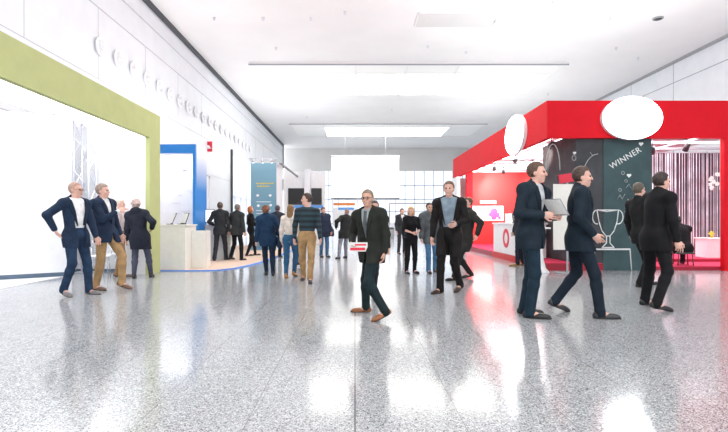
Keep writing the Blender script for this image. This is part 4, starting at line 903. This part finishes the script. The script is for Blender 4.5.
shoulder_bag(P['l'], 'L', 'dark shoulder bag on the person behind the striped sweater', cmat('cloth', (.03, .03, .05)))

# added unseen uplights to brighten the ceiling, added fill and lamps inside the booths
def area(parent, sx, sy, e, z, up):
    l = bpy.data.lights.new('lamp_or_fill_light', 'AREA'); l.shape = 'RECTANGLE'; l.size = sx; l.size_y = sy; l.energy = e
    o = bpy.data.objects.new('lamp_or_fill_light', l); COL.objects.link(o); o.parent = parent; o.location = (0, 0, z); o.rotation_euler = (math.pi if up else 0, 0, 0)
def fill_uplight(loc_, sx, sy, e, label, legs=0):  # added light in a made-up housing, out of view, brightens the ceiling
    t = thing('added_uplight', label, 'added fill light', loc_); a, b = sx / 2 + .03, sy / 2 + .03
    bm = B(); box(bm, -a, a, -b, b, 0, .02)
    for x in (-a, a - .02): box(bm, x, x + .02, -b, b, .02, .10)
    for y in (-b, b - .02): box(bm, -a, a, y, y + .02, .02, .10)
    obj('trough', bm, 'alu', t)
    if legs:
        for x in (-a + .05, a - .05):
            for y in (-b + .05, b - .05): obj('leg', cyl(B(), (x, y, -legs), (x, y, 0), .03), 'alu', t, True)
    area(t, sx, sy, e, .06, True)
fill_uplight((-5.04, 6.3, 3.70), .42, 8, 70, 'long added fill light trough on top of the lime green portal')
fill_uplight((-7.4, 19.8, 3.35), 1.0, 6.5, 85, 'added fill light trough on posts behind the blue portal booth', 3.33)
fill_uplight((8.5, 17.5, 4.03), 4, 9, 250, 'wide added fill light trough on the roof of the red booth')
fill_uplight((-4.6, 34, 3.6), 2, 12, 170, 'added fill light trough on posts behind the white booth wall', 3.6)
fill_uplight((10, 34, 4.0), 2, 12, 170, 'added fill light trough on posts behind the red booth', 4.0)
def lamp_or_fill_panel(loc_, sx, sy, e, label):  # serves the red booth's lit ceiling and the fill added in the left booths
    t = thing('booth_lamp_or_fill', label, 'lamp', loc_, 0, 'lamp panels inside the booths'); obj('housing', box(B(), -sx / 2 - .03, sx / 2 + .03, -sy / 2 - .03, sy / 2 + .03, .0, .06), 'white', t)
    obj('diffuser', box(B(), -sx / 2, sx / 2, -sy / 2, sy / 2, -.012, 0), 'lit', t); area(t, sx, sy, e, -.02, False)
lamp_or_fill_panel((-6.4, 9.2, 3.62), 1.2, 3, 9, 'added fill light panel hung inside the green framed booth'); lamp_or_fill_panel((-6.4, 14.8, 3.34), 2.6, .6, 14, 'added fill light panel under the top of the blue portal booth')  # both added to whiten the green and blue booth interiors
lamp_or_fill_panel((-5.8, 11.3, 3.55), .5, .6, 5, 'small added fill light panel in the corner of the green framed booth beside the post')  # added fill that lifts the shadow on the end wall
lamp_or_fill_panel((6.6, 17.5, 3.90), 2.6, 6.5, 130, 'large lamp panel above the ceiling grid of the red booth'); lamp_or_fill_panel((9.2, 13.2, 3.90), 2.4, 1.4, 75, 'lamp panel above the string curtain bay')

# ================================================================== CAMERA, DAYLIGHT, VIEW
cam = bpy.data.cameras.new('camera'); co = bpy.data.objects.new('camera', cam); COL.objects.link(co); SC.camera = co
co.location = (0, 0, H); co.rotation_euler = (R(90), 0, 0); cam.sensor_width = 36; cam.sensor_fit = 'HORIZONTAL'; cam.lens = F / 728 * 36
cam.shift_x = (364 - CX) / 728; cam.shift_y = (CY - 216) / 728; cam.clip_end = 300
w = bpy.data.worlds.new('world'); SC.world = w; w.use_nodes = True; w.node_tree.nodes['Background'].inputs[0].default_value = (.93, .96, 1, 1); w.node_tree.nodes['Background'].inputs[1].default_value = 1.0
SC.view_settings.view_transform = 'Standard'; SC.view_settings.look = 'None'; SC.view_settings.exposure = 1.05; SC.view_settings.gamma = 1.0; SC.view_settings.use_curve_mapping = False
SC.cycles.max_bounces = 8; SC.cycles.diffuse_bounces = 5; SC.cycles.glossy_bounces = 4
